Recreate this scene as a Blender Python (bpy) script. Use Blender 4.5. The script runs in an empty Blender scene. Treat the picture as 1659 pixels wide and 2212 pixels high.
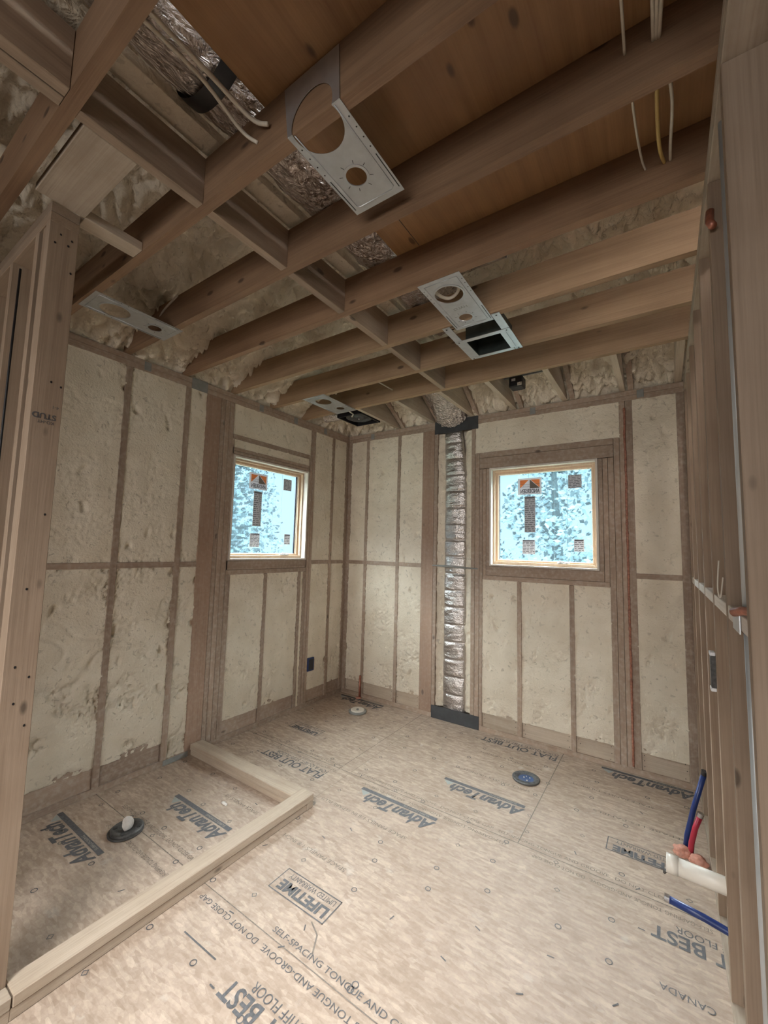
import bpy, bmesh, math, random
from mathutils import Vector, Matrix, noise
random.seed(7)
S = bpy.context.scene
C = S.collection

# ------------------------------------------------------------------ camera
CAM_LOC = Vector((2.90182743, -3.53056236, 1.52962879))
YAW, PITCH, ROLL, FPX = -0.598405963, 0.0890290662, 0.0257969456, 890.362803
fw = Vector((math.sin(YAW) * math.cos(PITCH), math.cos(YAW) * math.cos(PITCH), math.sin(PITCH)))
rt = fw.cross(Vector((0, 0, 1))).normalized()
up = rt.cross(fw)
r2 = math.cos(ROLL) * rt + math.sin(ROLL) * up
u2 = -math.sin(ROLL) * rt + math.cos(ROLL) * up
cd = bpy.data.cameras.new('camera')
cam = bpy.data.objects.new('camera', cd)
C.objects.link(cam)
cam.matrix_world = Matrix(((r2.x, u2.x, -fw.x, CAM_LOC.x), (r2.y, u2.y, -fw.y, CAM_LOC.y), (r2.z, u2.z, -fw.z, CAM_LOC.z), (0, 0, 0, 1)))
cd.sensor_fit = 'HORIZONTAL'
cd.sensor_width = 36.0
cd.lens = 36.0 * FPX / 1659.0
cd.clip_start = 0.02
S.camera = cam

# ------------------------------------------------------------------ light and exposure
S.view_settings.view_transform = 'Standard'
S.view_settings.look = 'None'
S.view_settings.gamma = 1.0
S.view_settings.use_curve_mapping = False
S.view_settings.exposure = 0.32
W = bpy.data.worlds.new('world')
S.world = W
W.use_nodes = True
bg = W.node_tree.nodes['Background']
_nt = W.node_tree
_tc = _nt.nodes.new('ShaderNodeTexCoord')
_sx = _nt.nodes.new('ShaderNodeSeparateXYZ')
_mr = _nt.nodes.new('ShaderNodeMapRange')
_nt.links.new(_tc.outputs['Generated'], _sx.inputs[0])
_nt.links.new(_sx.outputs['Z'], _mr.inputs[0])
_mr.inputs[1].default_value, _mr.inputs[2].default_value = 0.28, 0.55     # bright overcast zenith
_mr.inputs[3].default_value, _mr.inputs[4].default_value = 0.92, 74.0
_nt.links.new(_mr.outputs[0], bg.inputs[1])
_m2 = _nt.nodes.new('ShaderNodeMapRange')
_nt.links.new(_sx.outputs['Z'], _m2.inputs[0])
_m2.inputs[1].default_value, _m2.inputs[2].default_value = 0.26, 0.40
_mx = _nt.nodes.new('ShaderNodeMix')
_mx.data_type = 'RGBA'
_nt.links.new(_m2.outputs[0], _mx.inputs[0])
_mx.inputs[6].default_value = (0.66, 0.86, 0.98, 1)      # hazy blue near the horizon
_mx.inputs[7].default_value = (1.0, 0.925, 0.87, 1)       # sunlit white cloud overhead
_nt.links.new(_mx.outputs[2], bg.inputs[0])


def area(name, loc, target, sx, sy, power, col, spread=180):
    l = bpy.data.lights.new(name, 'AREA')
    l.shape = 'RECTANGLE'
    l.size, l.size_y, l.energy, l.color, l.spread = sx, sy, power, col, math.radians(spread)
    o = bpy.data.objects.new(name, l)
    C.objects.link(o)
    o.location = loc
    o.rotation_euler = (Vector(target) - Vector(loc)).to_track_quat('-Z', 'Y').to_euler()
    return o


# added fill lamps behind the camera, standing in for daylight of the adjoining room
area('fill_hall', (2.0, -4.1, 2.6), (1.95, -2.5, 0.0), 0.9, 0.7, 15, (1.0, 0.985, 0.965), 62)
area('fill_far_room', (2.5, -6.3, 1.6), (1.5, -0.5, 0.45), 3.0, 1.2, 34, (1.0, 0.965, 0.93), 90)

H = 2.772
HJ = H + 0.184
WR = 3.045

# ------------------------------------------------------------------ materials
MATS = {}


def newmat(name):
    m = bpy.data.materials.new(name)
    m.use_nodes = True
    MATS[name] = m
    nt = m.node_tree
    return m, nt, nt.nodes['Principled BSDF']


def N(nt, t, **kw):
    n = nt.nodes.new(t)
    for k, v in kw.items():
        setattr(n, k, v)
    return n


def ramp(nt, pts, interp='LINEAR'):
    r = N(nt, 'ShaderNodeValToRGB')
    r.color_ramp.interpolation = interp
    e = r.color_ramp.elements
    while len(e) < len(pts):
        e.new(0.5)
    for i, (p, c) in enumerate(pts):
        e[i].position = p
        e[i].color = tuple(c) + (1,) if len(c) == 3 else c
    return r


def mix(nt, a, b, fac, mode='MIX'):
    m = N(nt, 'ShaderNodeMix', data_type='RGBA', blend_type=mode)
    L = nt.links.new
    for sock, v in ((m.inputs[6], a), (m.inputs[7], b)):
        if isinstance(v, (tuple, list)):
            sock.default_value = tuple(v) + (1,) if len(v) == 3 else v
        else:
            L(v, sock)
    if isinstance(fac, (int, float)):
        m.inputs[0].default_value = fac
    else:
        L(fac, m.inputs[0])
    return m.outputs[2]


def wood(name, col, dark, axis, knots=0.5, dust=0.0, rough=0.75):
    """Sawn softwood: grain runs along the given axis of the board."""
    m, nt, b = newmat(name)
    L = nt.links.new
    tc = N(nt, 'ShaderNodeTexCoord')
    oi = N(nt, 'ShaderNodeObjectInfo')
    add = N(nt, 'ShaderNodeVectorMath', operation='MULTIPLY_ADD')
    cmb = N(nt, 'ShaderNodeCombineXYZ')
    for i in range(3):
        L(oi.outputs['Random'], cmb.inputs[i])
    L(cmb.outputs[0], add.inputs[0])
    add.inputs[1].default_value = (31, 17, 23)
    L(tc.outputs['Object'], add.inputs[2])
    sc = [26, 26, 26]
    sc['xyz'.index(axis)] = 1.3
    mp = N(nt, 'ShaderNodeMapping')
    mp.inputs['Scale'].default_value = sc
    L(add.outputs[0], mp.inputs[0])
    n1 = N(nt, 'ShaderNodeTexNoise')
    n1.inputs['Scale'].default_value = 1.0
    n1.inputs['Detail'].default_value = 4
    n1.inputs['Distortion'].default_value = 0.6
    L(mp.outputs[0], n1.inputs['Vector'])
    sc2 = [190, 190, 190]
    sc2['xyz'.index(axis)] = 4
    mp2 = N(nt, 'ShaderNodeMapping')
    mp2.inputs['Scale'].default_value = sc2
    L(add.outputs[0], mp2.inputs[0])
    n2 = N(nt, 'ShaderNodeTexNoise')
    n2.inputs['Scale'].default_value = 1.0
    L(mp2.outputs[0], n2.inputs['Vector'])
    mean = tuple((a + c) / 2 for a, c in zip(col, dark))
    r1 = ramp(nt, [(0.3, mean), (0.62, col)])
    L(n1.outputs[0], r1.inputs[0])
    r2_ = ramp(nt, [(0.3, (0.82, 0.8, 0.78)), (0.6, (1, 1, 1))])
    L(n2.outputs[0], r2_.inputs[0])
    c = mix(nt, r1.outputs[0], r2_.outputs[0], 0.7, 'MULTIPLY')
    # blotches
    n3 = N(nt, 'ShaderNodeTexNoise')
    n3.inputs['Scale'].default_value = 3.2
    n3.inputs['Detail'].default_value = 5
    L(add.outputs[0], n3.inputs['Vector'])
    r3 = ramp(nt, [(0.35, (0.86, 0.83, 0.80)), (0.55, (1, 1, 1))])
    L(n3.outputs[0], r3.inputs[0])
    c = mix(nt, c, r3.outputs[0], 0.8, 'MULTIPLY')
    # knots
    sk = [9, 9, 9]
    sk['xyz'.index(axis)] = 4.0
    mp4 = N(nt, 'ShaderNodeMapping')
    mp4.inputs['Scale'].default_value = sk
    L(add.outputs[0], mp4.inputs[0])
    v = N(nt, 'ShaderNodeTexVoronoi')
    v.inputs['Scale'].default_value = 1.0
    L(mp4.outputs[0], v.inputs['Vector'])
    rk = ramp(nt, [(0.075, (1, 1, 1)), (0.13, (0, 0, 0))])
    L(v.outputs['Distance'], rk.inputs[0])
    sep = N(nt, 'ShaderNodeSeparateColor')
    L(v.outputs['Color'], sep.inputs[0])
    gt = N(nt, 'ShaderNodeMath', operation='GREATER_THAN')
    gt.inputs[1].default_value = 1.0 - 0.45 * knots
    L(sep.outputs[0], gt.inputs[0])
    ml = N(nt, 'ShaderNodeMath', operation='MULTIPLY')
    L(rk.outputs[0], ml.inputs[0])
    L(gt.outputs[0], ml.inputs[1])
    ml2 = N(nt, 'ShaderNodeMath', operation='MULTIPLY')
    L(ml.outputs[0], ml2.inputs[0])
    ml2.inputs[1].default_value = 0.85
    c = mix(nt, c, tuple(x * 0.35 for x in dark), ml2.outputs[0])
    # board to board variation
    mr = N(nt, 'ShaderNodeMapRange')
    mr.inputs[3].default_value = 0.86
    mr.inputs[4].default_value = 1.1
    L(oi.outputs['Random'], mr.inputs[0])
    hs = N(nt, 'ShaderNodeHueSaturation')
    L(mr.outputs[0], hs.inputs['Value'])
    L(c, hs.inputs['Color'])
    c = hs.outputs[0]
    if dust > 0:      # dried foam overspray
        n5 = N(nt, 'ShaderNodeTexNoise')
        n5.inputs['Scale'].default_value = 38
        n5.inputs['Detail'].default_value = 6
        L(add.outputs[0], n5.inputs['Vector'])
        r5 = ramp(nt, [(0.45, (0, 0, 0)), (0.75, (dust,) * 3)])
        L(n5.outputs[0], r5.inputs[0])
        c = mix(nt, c, (0.62, 0.56, 0.47), r5.outputs[0])
    L(c, b.inputs['Base Color'])
    b.inputs['Roughness'].default_value = rough
    bp = N(nt, 'ShaderNodeBump')
    bp.inputs['Strength'].default_value = 0.25
    bp.inputs['Distance'].default_value = 0.002
    L(n2.outputs[0], bp.inputs['Height'])
    L(bp.outputs[0], b.inputs['Normal'])
    return m


def foam(name, col, dark, fine=90, dist=0.007, lump=0.0):
    m, nt, b = newmat(name)
    L = nt.links.new
    tc = N(nt, 'ShaderNodeTexCoord')
    n1 = N(nt, 'ShaderNodeTexNoise')
    n1.inputs['Scale'].default_value = 5
    n1.inputs['Detail'].default_value = 6
    L(tc.outputs['Object'], n1.inputs['Vector'])
    r = ramp(nt, [(0.35, dark), (0.6, col)])
    L(n1.outputs[0], r.inputs[0])
    n2 = N(nt, 'ShaderNodeTexNoise')
    n2.inputs['Scale'].default_value = fine
    n2.inputs['Detail'].default_value = 5
    L(tc.outputs['Object'], n2.inputs['Vector'])
    # small open pits left by shaving
    v = N(nt, 'ShaderNodeTexNoise')
    v.inputs['Scale'].default_value = 34
    v.inputs['Detail'].default_value = 3
    v.inputs['Distortion'].default_value = 0.8
    L(tc.outputs['Object'], v.inputs['Vector'])
    rv = ramp(nt, [(0.62, (0, 0, 0)), (0.69, (1, 1, 1))])
    L(v.outputs[0], rv.inputs[0])
    mm = N(nt, 'ShaderNodeMath', operation='MULTIPLY')
    L(rv.outputs[0], mm.inputs[0])
    L(n1.outputs[0], mm.inputs[1])
    c = mix(nt, r.outputs[0], tuple(x * 0.62 for x in dark), mm.outputs[0])
    L(c, b.inputs['Base Color'])
    b.inputs['Roughness'].default_value = 0.85
    b.inputs['Specular IOR Level'].default_value = 0.25
    sub = N(nt, 'ShaderNodeMath', operation='SUBTRACT')
    L(n2.outputs[0], sub.inputs[0])
    L(mm.outputs[0], sub.inputs[1])
    bp = N(nt, 'ShaderNodeBump')
    bp.inputs['Strength'].default_value = 0.55
    bp.inputs['Distance'].default_value = dist
    L(sub.outputs[0], bp.inputs['Height'])
    L(bp.outputs[0], b.inputs['Normal'])
    if lump:
        n6 = N(nt, 'ShaderNodeTexNoise')
        n6.inputs['Scale'].default_value = 26
        n6.inputs['Detail'].default_value = 4
        n6.inputs['Distortion'].default_value = 1.2
        L(tc.outputs['Object'], n6.inputs['Vector'])
        b2 = N(nt, 'ShaderNodeBump')
        b2.inputs['Strength'].default_value = 0.9
        b2.inputs['Distance'].default_value = lump
        L(n6.outputs[0], b2.inputs['Height'])
        L(b2.outputs[0], bp.inputs['Normal'])
    return m


def plain(name, col, rough=0.6, metal=0.0, bump=0.0, bscale=60, var=0.12):
    m, nt, b = newmat(name)
    L = nt.links.new
    tc = N(nt, 'ShaderNodeTexCoord')
    n1 = N(nt, 'ShaderNodeTexNoise')
    n1.inputs['Scale'].default_value = bscale
    n1.inputs['Detail'].default_value = 3
    L(tc.outputs['Object'], n1.inputs['Vector'])
    r = ramp(nt, [(0.3, tuple(x * (1 - var) for x in col)), (0.7, col)])
    L(n1.outputs[0], r.inputs[0])
    L(r.outputs[0], b.inputs['Base Color'])
    b.inputs['Roughness'].default_value = rough
    b.inputs['Metallic'].default_value = metal
    if bump:
        bp = N(nt, 'ShaderNodeBump')
        bp.inputs['Strength'].default_value = 0.6
        bp.inputs['Distance'].default_value = bump
        L(n1.outputs[0], bp.inputs['Height'])
        L(bp.outputs[0], b.inputs['Normal'])
    return m


EXT = ((0.36, 0.27, 0.205), (0.22, 0.155, 0.115))       # exterior wall framing, dusted with foam
STUD = ((0.34, 0.255, 0.185), (0.22, 0.155, 0.105))
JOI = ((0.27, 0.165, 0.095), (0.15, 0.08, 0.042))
for ax in 'xyz':
    wood('wood_ext_' + ax, EXT[0], EXT[1], ax, 0.35, 0.3)
    wood('wood_stud_' + ax, STUD[0], STUD[1], ax, 1.3, 0.0)
    wood('wood_pale_' + ax, (0.47, 0.39, 0.305), (0.33, 0.26, 0.195), ax, 0.5, 0.1)
    wood('wood_window_' + ax, (0.60, 0.455, 0.32), (0.47, 0.33, 0.22), ax, 0.0, 0.0, 0.45)
    wood('wood_white_' + ax, (0.72, 0.67, 0.61), (0.6, 0.53, 0.45), ax, 0.3, 0.0)
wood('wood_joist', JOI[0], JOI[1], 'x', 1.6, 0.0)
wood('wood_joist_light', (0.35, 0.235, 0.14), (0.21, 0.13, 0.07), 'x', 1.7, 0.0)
wood('wood_block', (0.36, 0.27, 0.195), (0.20, 0.14, 0.10), 'y', 0.3, 0.0)
wood('wood_post_orange', (0.37, 0.25, 0.18), (0.25, 0.155, 0.105), 'z', 0.6, 0.15)
wood('plywood', (0.36, 0.20, 0.085), (0.20, 0.095, 0.04), 'y', 1.5, 0.0, 0.55)
foam('foam_wall', (0.74, 0.675, 0.555), (0.67, 0.60, 0.48))
foam('foam_ceiling', (0.72, 0.645, 0.525), (0.62, 0.54, 0.42), 60, 0.004, 0.012)
plain('boot_steel', (0.10, 0.12, 0.11), 0.35, 0.7, 0.0, 20, 0.3)
plain('galvanized', (0.56, 0.58, 0.60), 0.42, 0.85, 0.0, 30, 0.12)
plain('galvanized_dull', (0.27, 0.275, 0.26), 0.65, 0.15, 0.0, 30, 0.2)
plain('black_plastic', (0.012, 0.012, 0.014), 0.45)
plain('dark_gasket', (0.045, 0.048, 0.052), 0.6, 0, 0, 18, 0.4)
plain('pvc_white', (0.78, 0.74, 0.66), 0.35, 0, 0, 12, 0.12)
plain('pvc_bright', (0.85, 0.87, 0.9), 0.3, 0, 0, 12, 0.06)
plain('pipe_grey', (0.52, 0.55, 0.56), 0.4, 0.3, 0, 12, 0.1)
plain('pex_blue', (0.010, 0.030, 0.14), 0.35)
plain('pex_red', (0.36, 0.02, 0.045), 0.35)
plain('copper', (0.55, 0.24, 0.17), 0.35, 0.7, 0.001, 70, 0.4)
plain('sealant_red', (0.40, 0.17, 0.11), 0.55, 0, 0.004, 70, 0.55)
plain('pink_putty', (0.62, 0.30, 0.22), 0.6, 0, 0.003, 60, 0.35)
plain('cable_white', (0.62, 0.57, 0.48), 0.5)
plain('cable_yellow', (0.55, 0.40, 0.14), 0.5)
plain('box_blue', (0.01, 0.03, 0.12), 0.5)
plain('iron_flange', (0.095, 0.093, 0.09), 0.55, 0.3, 0.001, 90, 0.5)
plain('drain_blue', (0.03, 0.07, 0.17), 0.3)
plain('paper_white', (0.80, 0.77, 0.72), 0.8, 0, 0.003, 60, 0.15)
plain('ink', (0.105, 0.105, 0.11), 0.8, 0, 0, 120, 0.5)
plain('ink_faint', (0.22, 0.185, 0.155), 0.85, 0, 0, 120, 0.5)
plain('chrome', (0.55, 0.55, 0.56), 0.25, 0.9)
def sticker(name, col):
    m, nt, b = newmat(name)
    t = N(nt, 'ShaderNodeBsdfTranslucent')
    t.inputs[0].default_value = col + (1,)
    b.inputs['Base Color'].default_value = col + (1,)
    b.inputs['Roughness'].default_value = 0.6
    ms = N(nt, 'ShaderNodeMixShader')
    ms.inputs[0].default_value = 0.2
    nt.links.new(b.outputs[0], ms.inputs[1])
    nt.links.new(t.outputs[0], ms.inputs[2])
    nt.links.new(ms.outputs[0], nt.nodes['Material Output'].inputs[0])


sticker('sticker_white', (0.66, 0.66, 0.68))
sticker('sticker_grey', (0.42, 0.41, 0.42))
sticker('sticker_orange', (0.80, 0.25, 0.07))
sticker('sticker_brown', (0.16, 0.13, 0.105))
sticker('sticker_ink', (0.07, 0.07, 0.075))
plain('osb_sheathing', (0.40, 0.32, 0.22), 0.8, 0, 0, 30, 0.3)
plain('bark', (0.008, 0.014, 0.016), 1.0, 0, 0.01, 20, 0.4)
MATS['bark'].node_tree.nodes['Principled BSDF'].inputs['Specular IOR Level'].default_value = 0.0
plain('leaf_green', (0.026, 0.046, 0.054), 1.0, 0, 0, 3, 0.3)
MATS['leaf_green'].node_tree.nodes['Principled BSDF'].inputs['Specular IOR Level'].default_value = 0.0
plain('grass_green', (0.014, 0.026, 0.016), 1.0, 0, 0, 2, 0.4)
plain('gasket_black', (0.02, 0.025, 0.04), 0.4)


def foil_mat(name, stretch, dist=0.006, col=(0.72, 0.66, 0.62)):
    m, nt, b = newmat(name)
    L = nt.links.new
    tc = N(nt, 'ShaderNodeTexCoord')
    mp = N(nt, 'ShaderNodeMapping')
    mp.inputs['Scale'].default_value = stretch
    L(tc.outputs['Object'], mp.inputs[0])
    n1 = N(nt, 'ShaderNodeTexNoise')
    n1.inputs['Scale'].default_value = 30
    n1.inputs['Detail'].default_value = 8
    n1.inputs['Distortion'].default_value = 1.6
    L(mp.outputs[0], n1.inputs['Vector'])
    b.inputs['Base Color'].default_value = col + (1,)
    b.inputs['Metallic'].default_value = 0.95
    b.inputs['Roughness'].default_value = 0.2
    bp = N(nt, 'ShaderNodeBump')
    bp.inputs['Strength'].default_value = 1.0
    bp.inputs['Distance'].default_value = dist
    L(n1.outputs[0], bp.inputs['Height'])
    L(bp.outputs[0], b.inputs['Normal'])
    return m


foil_mat('foil', (1.2, 0.6, 1.2), 0.026)
# bubble foil of the wall duct
m, nt, b = newmat('bubble_foil')
L = nt.links.new
tc = N(nt, 'ShaderNodeTexCoord')
v = N(nt, 'ShaderNodeTexVoronoi')
v.inputs['Scale'].default_value = 110
L(tc.outputs['Object'], v.inputs['Vector'])
n1 = N(nt, 'ShaderNodeTexNoise')
n1.inputs['Scale'].default_value = 16
n1.inputs['Detail'].default_value = 5
mp = N(nt, 'ShaderNodeMapping')
mp.inputs['Scale'].default_value = (0.6, 0.6, 2.2)
L(tc.outputs['Object'], mp.inputs[0])
L(mp.outputs[0], n1.inputs['Vector'])
ad = N(nt, 'ShaderNodeMath', operation='MULTIPLY_ADD')
L(n1.outputs[0], ad.inputs[0])
ad.inputs[1].default_value = 3.0
L(v.outputs['Distance'], ad.inputs[2])
b.inputs['Base Color'].default_value = (0.56, 0.53, 0.51, 1)
b.inputs['Metallic'].default_value = 0.95
b.inputs['Roughness'].default_value = 0.38
bp = N(nt, 'ShaderNodeBump')
bp.inputs['Strength'].default_value = 0.9
bp.inputs['Distance'].default_value = 0.0022
L(ad.outputs[0], bp.inputs['Height'])
L(bp.outputs[0], b.inputs['Normal'])

# window pane under blue protective film
m, nt, b = newmat('film_glass')
L = nt.links.new
out = nt.nodes['Material Output']
nt.nodes.remove(b)
tr = N(nt, 'ShaderNodeBsdfTransparent')
tr.inputs[0].default_value = (0.74, 0.91, 1.0, 1)
rf = N(nt, 'ShaderNodeBsdfRefraction')
rf.inputs['Color'].default_value = (0.74, 0.91, 1.0, 1)
rf.inputs['Roughness'].default_value = 0.19
rf.inputs['IOR'].default_value = 1.01
tl = N(nt, 'ShaderNodeBsdfTranslucent')
tl.inputs[0].default_value = (0.45, 0.72, 0.88, 1)
tc = N(nt, 'ShaderNodeTexCoord')
n1 = N(nt, 'ShaderNodeTexNoise')
n1.inputs['Scale'].default_value = 9
n1.inputs['Detail'].default_value = 5
n1.inputs['Distortion'].default_value = 1.0
mp = N(nt, 'ShaderNodeMapping')
mp.inputs['Scale'].default_value = (1, 1, 2.2)
L(tc.outputs['Object'], mp.inputs[0])
L(mp.outputs[0], n1.inputs['Vector'])
bp = N(nt, 'ShaderNodeBump')
bp.inputs['Strength'].default_value = 1.0
bp.inputs['Distance'].default_value = 0.006
L(n1.outputs[0], bp.inputs['Height'])
L(bp.outputs[0], rf.inputs['Normal'])
ms = N(nt, 'ShaderNodeMixShader')
ms.inputs[0].default_value = 0.15
L(rf.outputs[0], ms.inputs[1])
L(tr.outputs[0], ms.inputs[2])
ms2 = N(nt, 'ShaderNodeMixShader')
ms2.inputs[0].default_value = 0.015
L(ms.outputs[0], ms2.inputs[1])
L(tl.outputs[0], ms2.inputs[2])
L(ms2.outputs[0], out.inputs[0])

# subfloor: oriented strands
m, nt, b = newmat('osb_floor')
L = nt.links.new
tc = N(nt, 'ShaderNodeTexCoord')
base = None
for k, (ang, sc_) in enumerate([(0.25, (16, 62, 1)), (-0.7, (20, 75, 1)), (1.35, (24, 80, 1))]):
    mp = N(nt, 'ShaderNodeMapping')
    mp.inputs['Rotation'].default_value = (0, 0, ang)
    mp.inputs['Scale'].default_value = sc_
    mp.inputs['Location'].default_value = (k * 3.1, k * 5.7, 0)
    L(tc.outputs['Object'], mp.inputs[0])
    vo = N(nt, 'ShaderNodeTexVoronoi')
    vo.inputs['Scale'].default_value = 1.0
    vo.inputs['Randomness'].default_value = 1.0
    L(mp.outputs[0], vo.inputs['Vector'])
    sp_ = N(nt, 'ShaderNodeSeparateColor')
    L(vo.outputs['Color'], sp_.inputs[0])
    r = ramp(nt, [(0.0, (0.33, 0.25, 0.19)), (0.55, (0.44, 0.345, 0.27)), (1.0, (0.60, 0.495, 0.405))])
    L(sp_.outputs[k], r.inputs[0])
    base = r.outputs[0] if base is None else mix(nt, base, r.outputs[0], 0.45)
nn = N(nt, 'ShaderNodeTexNoise')
nn.inputs['Scale'].default_value = 70
nn.inputs['Detail'].default_value = 5
L(tc.outputs['Object'], nn.inputs['Vector'])
rn_ = ramp(nt, [(0.35, (0.86, 0.85, 0.84)), (0.62, (1, 1, 1))])
L(nn.outputs[0], rn_.inputs[0])
base = mix(nt, base, rn_.outputs[0], 0.9, 'MULTIPLY')
nb = N(nt, 'ShaderNodeTexNoise')
nb.inputs['Scale'].default_value = 2.1
nb.inputs['Detail'].default_value = 7
L(tc.outputs['Object'], nb.inputs['Vector'])
rb = ramp(nt, [(0.3, (0.80, 0.77, 0.74)), (0.6, (1, 1, 1))])
L(nb.outputs[0], rb.inputs[0])
c = mix(nt, base, rb.outputs[0], 0.9, 'MULTIPLY')
# pale drywall-dust spots
nd = N(nt, 'ShaderNodeTexNoise')
nd.inputs['Scale'].default_value = 11
nd.inputs['Detail'].default_value = 4
L(tc.outputs['Object'], nd.inputs['Vector'])
rd = ramp(nt, [(0.66, (0, 0, 0)), (0.78, (0.5, 0.5, 0.5))])
L(nd.outputs[0], rd.inputs[0])
c = mix(nt, c, (0.66, 0.62, 0.58), rd.outputs[0])
L(c, b.inputs['Base Color'])
b.inputs['Roughness'].default_value = 0.6
bp = N(nt, 'ShaderNodeBump')
bp.inputs['Strength'].default_value = 0.2
bp.inputs['Distance'].default_value = 0.001
L(nn.outputs[0], bp.inputs['Height'])
L(bp.outputs[0], b.inputs['Normal'])


# ------------------------------------------------------------------ builders
def tag(o, label=None, cat=None, group=None, kind=None):
    if label: o['label'] = label
    if cat: o['category'] = cat
    if group: o['group'] = group
    if kind: o['kind'] = kind
    return o


def empty(name, loc, **kw):
    o = bpy.data.objects.new(name, None)
    o.empty_display_size = 0.05
    C.objects.link(o)
    o.location = loc
    return tag(o, **kw)


def absloc(o):
    v = Vector(o.location)
    while o.parent:
        o = o.parent
        v += Vector(o.location)
    return v


class MB:
    """Collects geometry given in world coordinates."""
    def __init__(s):
        s.bm = bmesh.new()

    def box(s, x0, x1, y0, y1, z0, z1, bev=0.0, f=None):
        vs = [(x, y, z) for x in (x0, x1) for y in (y0, y1) for z in (z0, z1)]
        if f: vs = [f(*v) for v in vs]
        v = [s.bm.verts.new(p) for p in vs]
        fs = [s.bm.faces.new([v[i] for i in q]) for q in ((0, 1, 3, 2), (4, 6, 7, 5), (0, 4, 5, 1), (2, 3, 7, 6), (0, 2, 6, 4), (1, 5, 7, 3))]
        if bev:
            es = list({e for q in fs for e in q.edges})
            bmesh.ops.bevel(s.bm, geom=es, offset=bev, segments=1, affect='EDGES')
        return s

    def prism(s, pts, off):
        """Polygon pts (3D) extruded by vector off."""
        a = [s.bm.verts.new(p) for p in pts]
        b_ = [s.bm.verts.new(Vector(p) + Vector(off)) for p in pts]
        s.bm.faces.new(a[::-1])
        s.bm.faces.new(b_)
        n = len(pts)
        for i in range(n):
            s.bm.faces.new((a[i], a[(i + 1) % n], b_[(i + 1) % n], b_[i]))
        return s

    def tube(s, pts, r, seg=12, cap=True):
        pts = [Vector(p) for p in pts]
        rings = []
        ref = None
        for i, p in enumerate(pts):
            d = (pts[min(i + 1, len(pts) - 1)] - pts[max(i - 1, 0)]).normalized()
            if ref is None:
                ref = d.orthogonal().normalized()
            ref = (ref - d * ref.dot(d)).normalized()
            bi = d.cross(ref)
            rr = r[i] if isinstance(r, (list, tuple)) else r
            rings.append([s.bm.verts.new(p + (ref * math.cos(t) + bi * math.sin(t)) * rr) for t in [2 * math.pi * k / seg for k in range(seg)]])
        for a, b_ in zip(rings, rings[1:]):
            for k in range(seg):
                s.bm.faces.new((a[k], a[(k + 1) % seg], b_[(k + 1) % seg], b_[k]))
        if cap:
            s.bm.faces.new(rings[0][::-1])
            s.bm.faces.new(rings[-1])
        return s

    def lathe(s, prof, c, seg=40, ax='z'):
        rings = []
        for r, h in prof:
            rings.append([s.bm.verts.new((c[0] + r * math.cos(t), c[1] + r * math.sin(t), c[2] + h) if ax == 'z' else (c[0] + r * math.cos(t), c[1] + h, c[2] + r * math.sin(t))) for t in [2 * math.pi * k / seg for k in range(seg)]])
        for a, b_ in zip(rings, rings[1:]):
            for k in range(seg):
                s.bm.faces.new((a[k], a[(k + 1) % seg], b_[(k + 1) % seg], b_[k]))
        return s

    def grid(s, fn, nu, nv):
        g = [[s.bm.verts.new(fn(i / nu, j / nv)) for j in range(nv + 1)] for i in range(nu + 1)]
        for i in range(nu):
            for j in range(nv):
                s.bm.faces.new((g[i][j], g[i + 1][j], g[i + 1][j + 1], g[i][j + 1]))
        return s

    def flat(s, pts):
        s.bm.faces.new([s.bm.verts.new(p) for p in pts])
        return s

    def build(s, name, mat, parent=None, smooth=False, **kw):
        bm = s.bm
        bmesh.ops.recalc_face_normals(bm, faces=bm.faces)
        if parent is None:
            xs = [v.co for v in bm.verts]
            o0 = Vector(((min(v.x for v in xs) + max(v.x for v in xs)) / 2, (min(v.y for v in xs) + max(v.y for v in xs)) / 2, min(v.z for v in xs)))
        else:
            o0 = absloc(parent)
        for v in bm.verts:
            v.co -= o0
        me = bpy.data.meshes.new(name)
        bm.to_mesh(me)
        bm.free()
        if smooth:
            me.polygons.foreach_set('use_smooth', [True] * len(me.polygons))
        me.materials.append(MATS[mat])
        o = bpy.data.objects.new(name, me)
        C.objects.link(o)
        if parent is None:
            o.location = o0
        else:
            o.parent = parent
        return tag(o, **kw)


def box(name, x0, x1, y0, y1, z0, z1, mat, parent=None, bev=0.0015, **kw):
    return MB().box(x0, x1, y0, y1, z0, z1, bev).build(name, mat, parent, **kw)


def text_mesh(body, size, origin, ux, uy, name, mat, parent, shear=0.0, bold=0.0, sx=1.0, fit=None, normal_off=0.0, **kw):
    """Lettering laid on a surface: origin is the start of the base line, ux the reading direction, uy up."""
    cu = bpy.data.curves.new('t', 'FONT')
    cu.body = body
    cu.size = size
    cu.shear = shear
    cu.offset = bold
    cu.resolution_u = 3
    to = bpy.data.objects.new('t', cu)
    C.objects.link(to)
    bpy.context.view_layer.update()
    me = bpy.data.meshes.new_from_object(to)
    bpy.data.objects.remove(to)
    bpy.data.curves.remove(cu)
    xs = [v.co.x for v in me.vertices] or [0, 1]
    k = sx if fit is None else fit / max(1e-6, (max(xs) - min(xs)))
    x_0 = min(xs) if fit is not None else 0
    ux, uy, og = Vector(ux), Vector(uy), Vector(origin)
    o0 = absloc(parent)
    for v in me.vertices:
        p = og + ux * ((v.co.x - x_0) * k) + uy * v.co.y
        v.co = p - o0
    me.materials.clear()
    me.materials.append(MATS[mat])
    me.name = name
    o = bpy.data.objects.new(name, me)
    C.objects.link(o)
    o.parent = parent
    return tag(o, **kw)


def vm(p, q):
    return Vector((p.x * q[0], p.y * q[1], p.z * q[2]))


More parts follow.
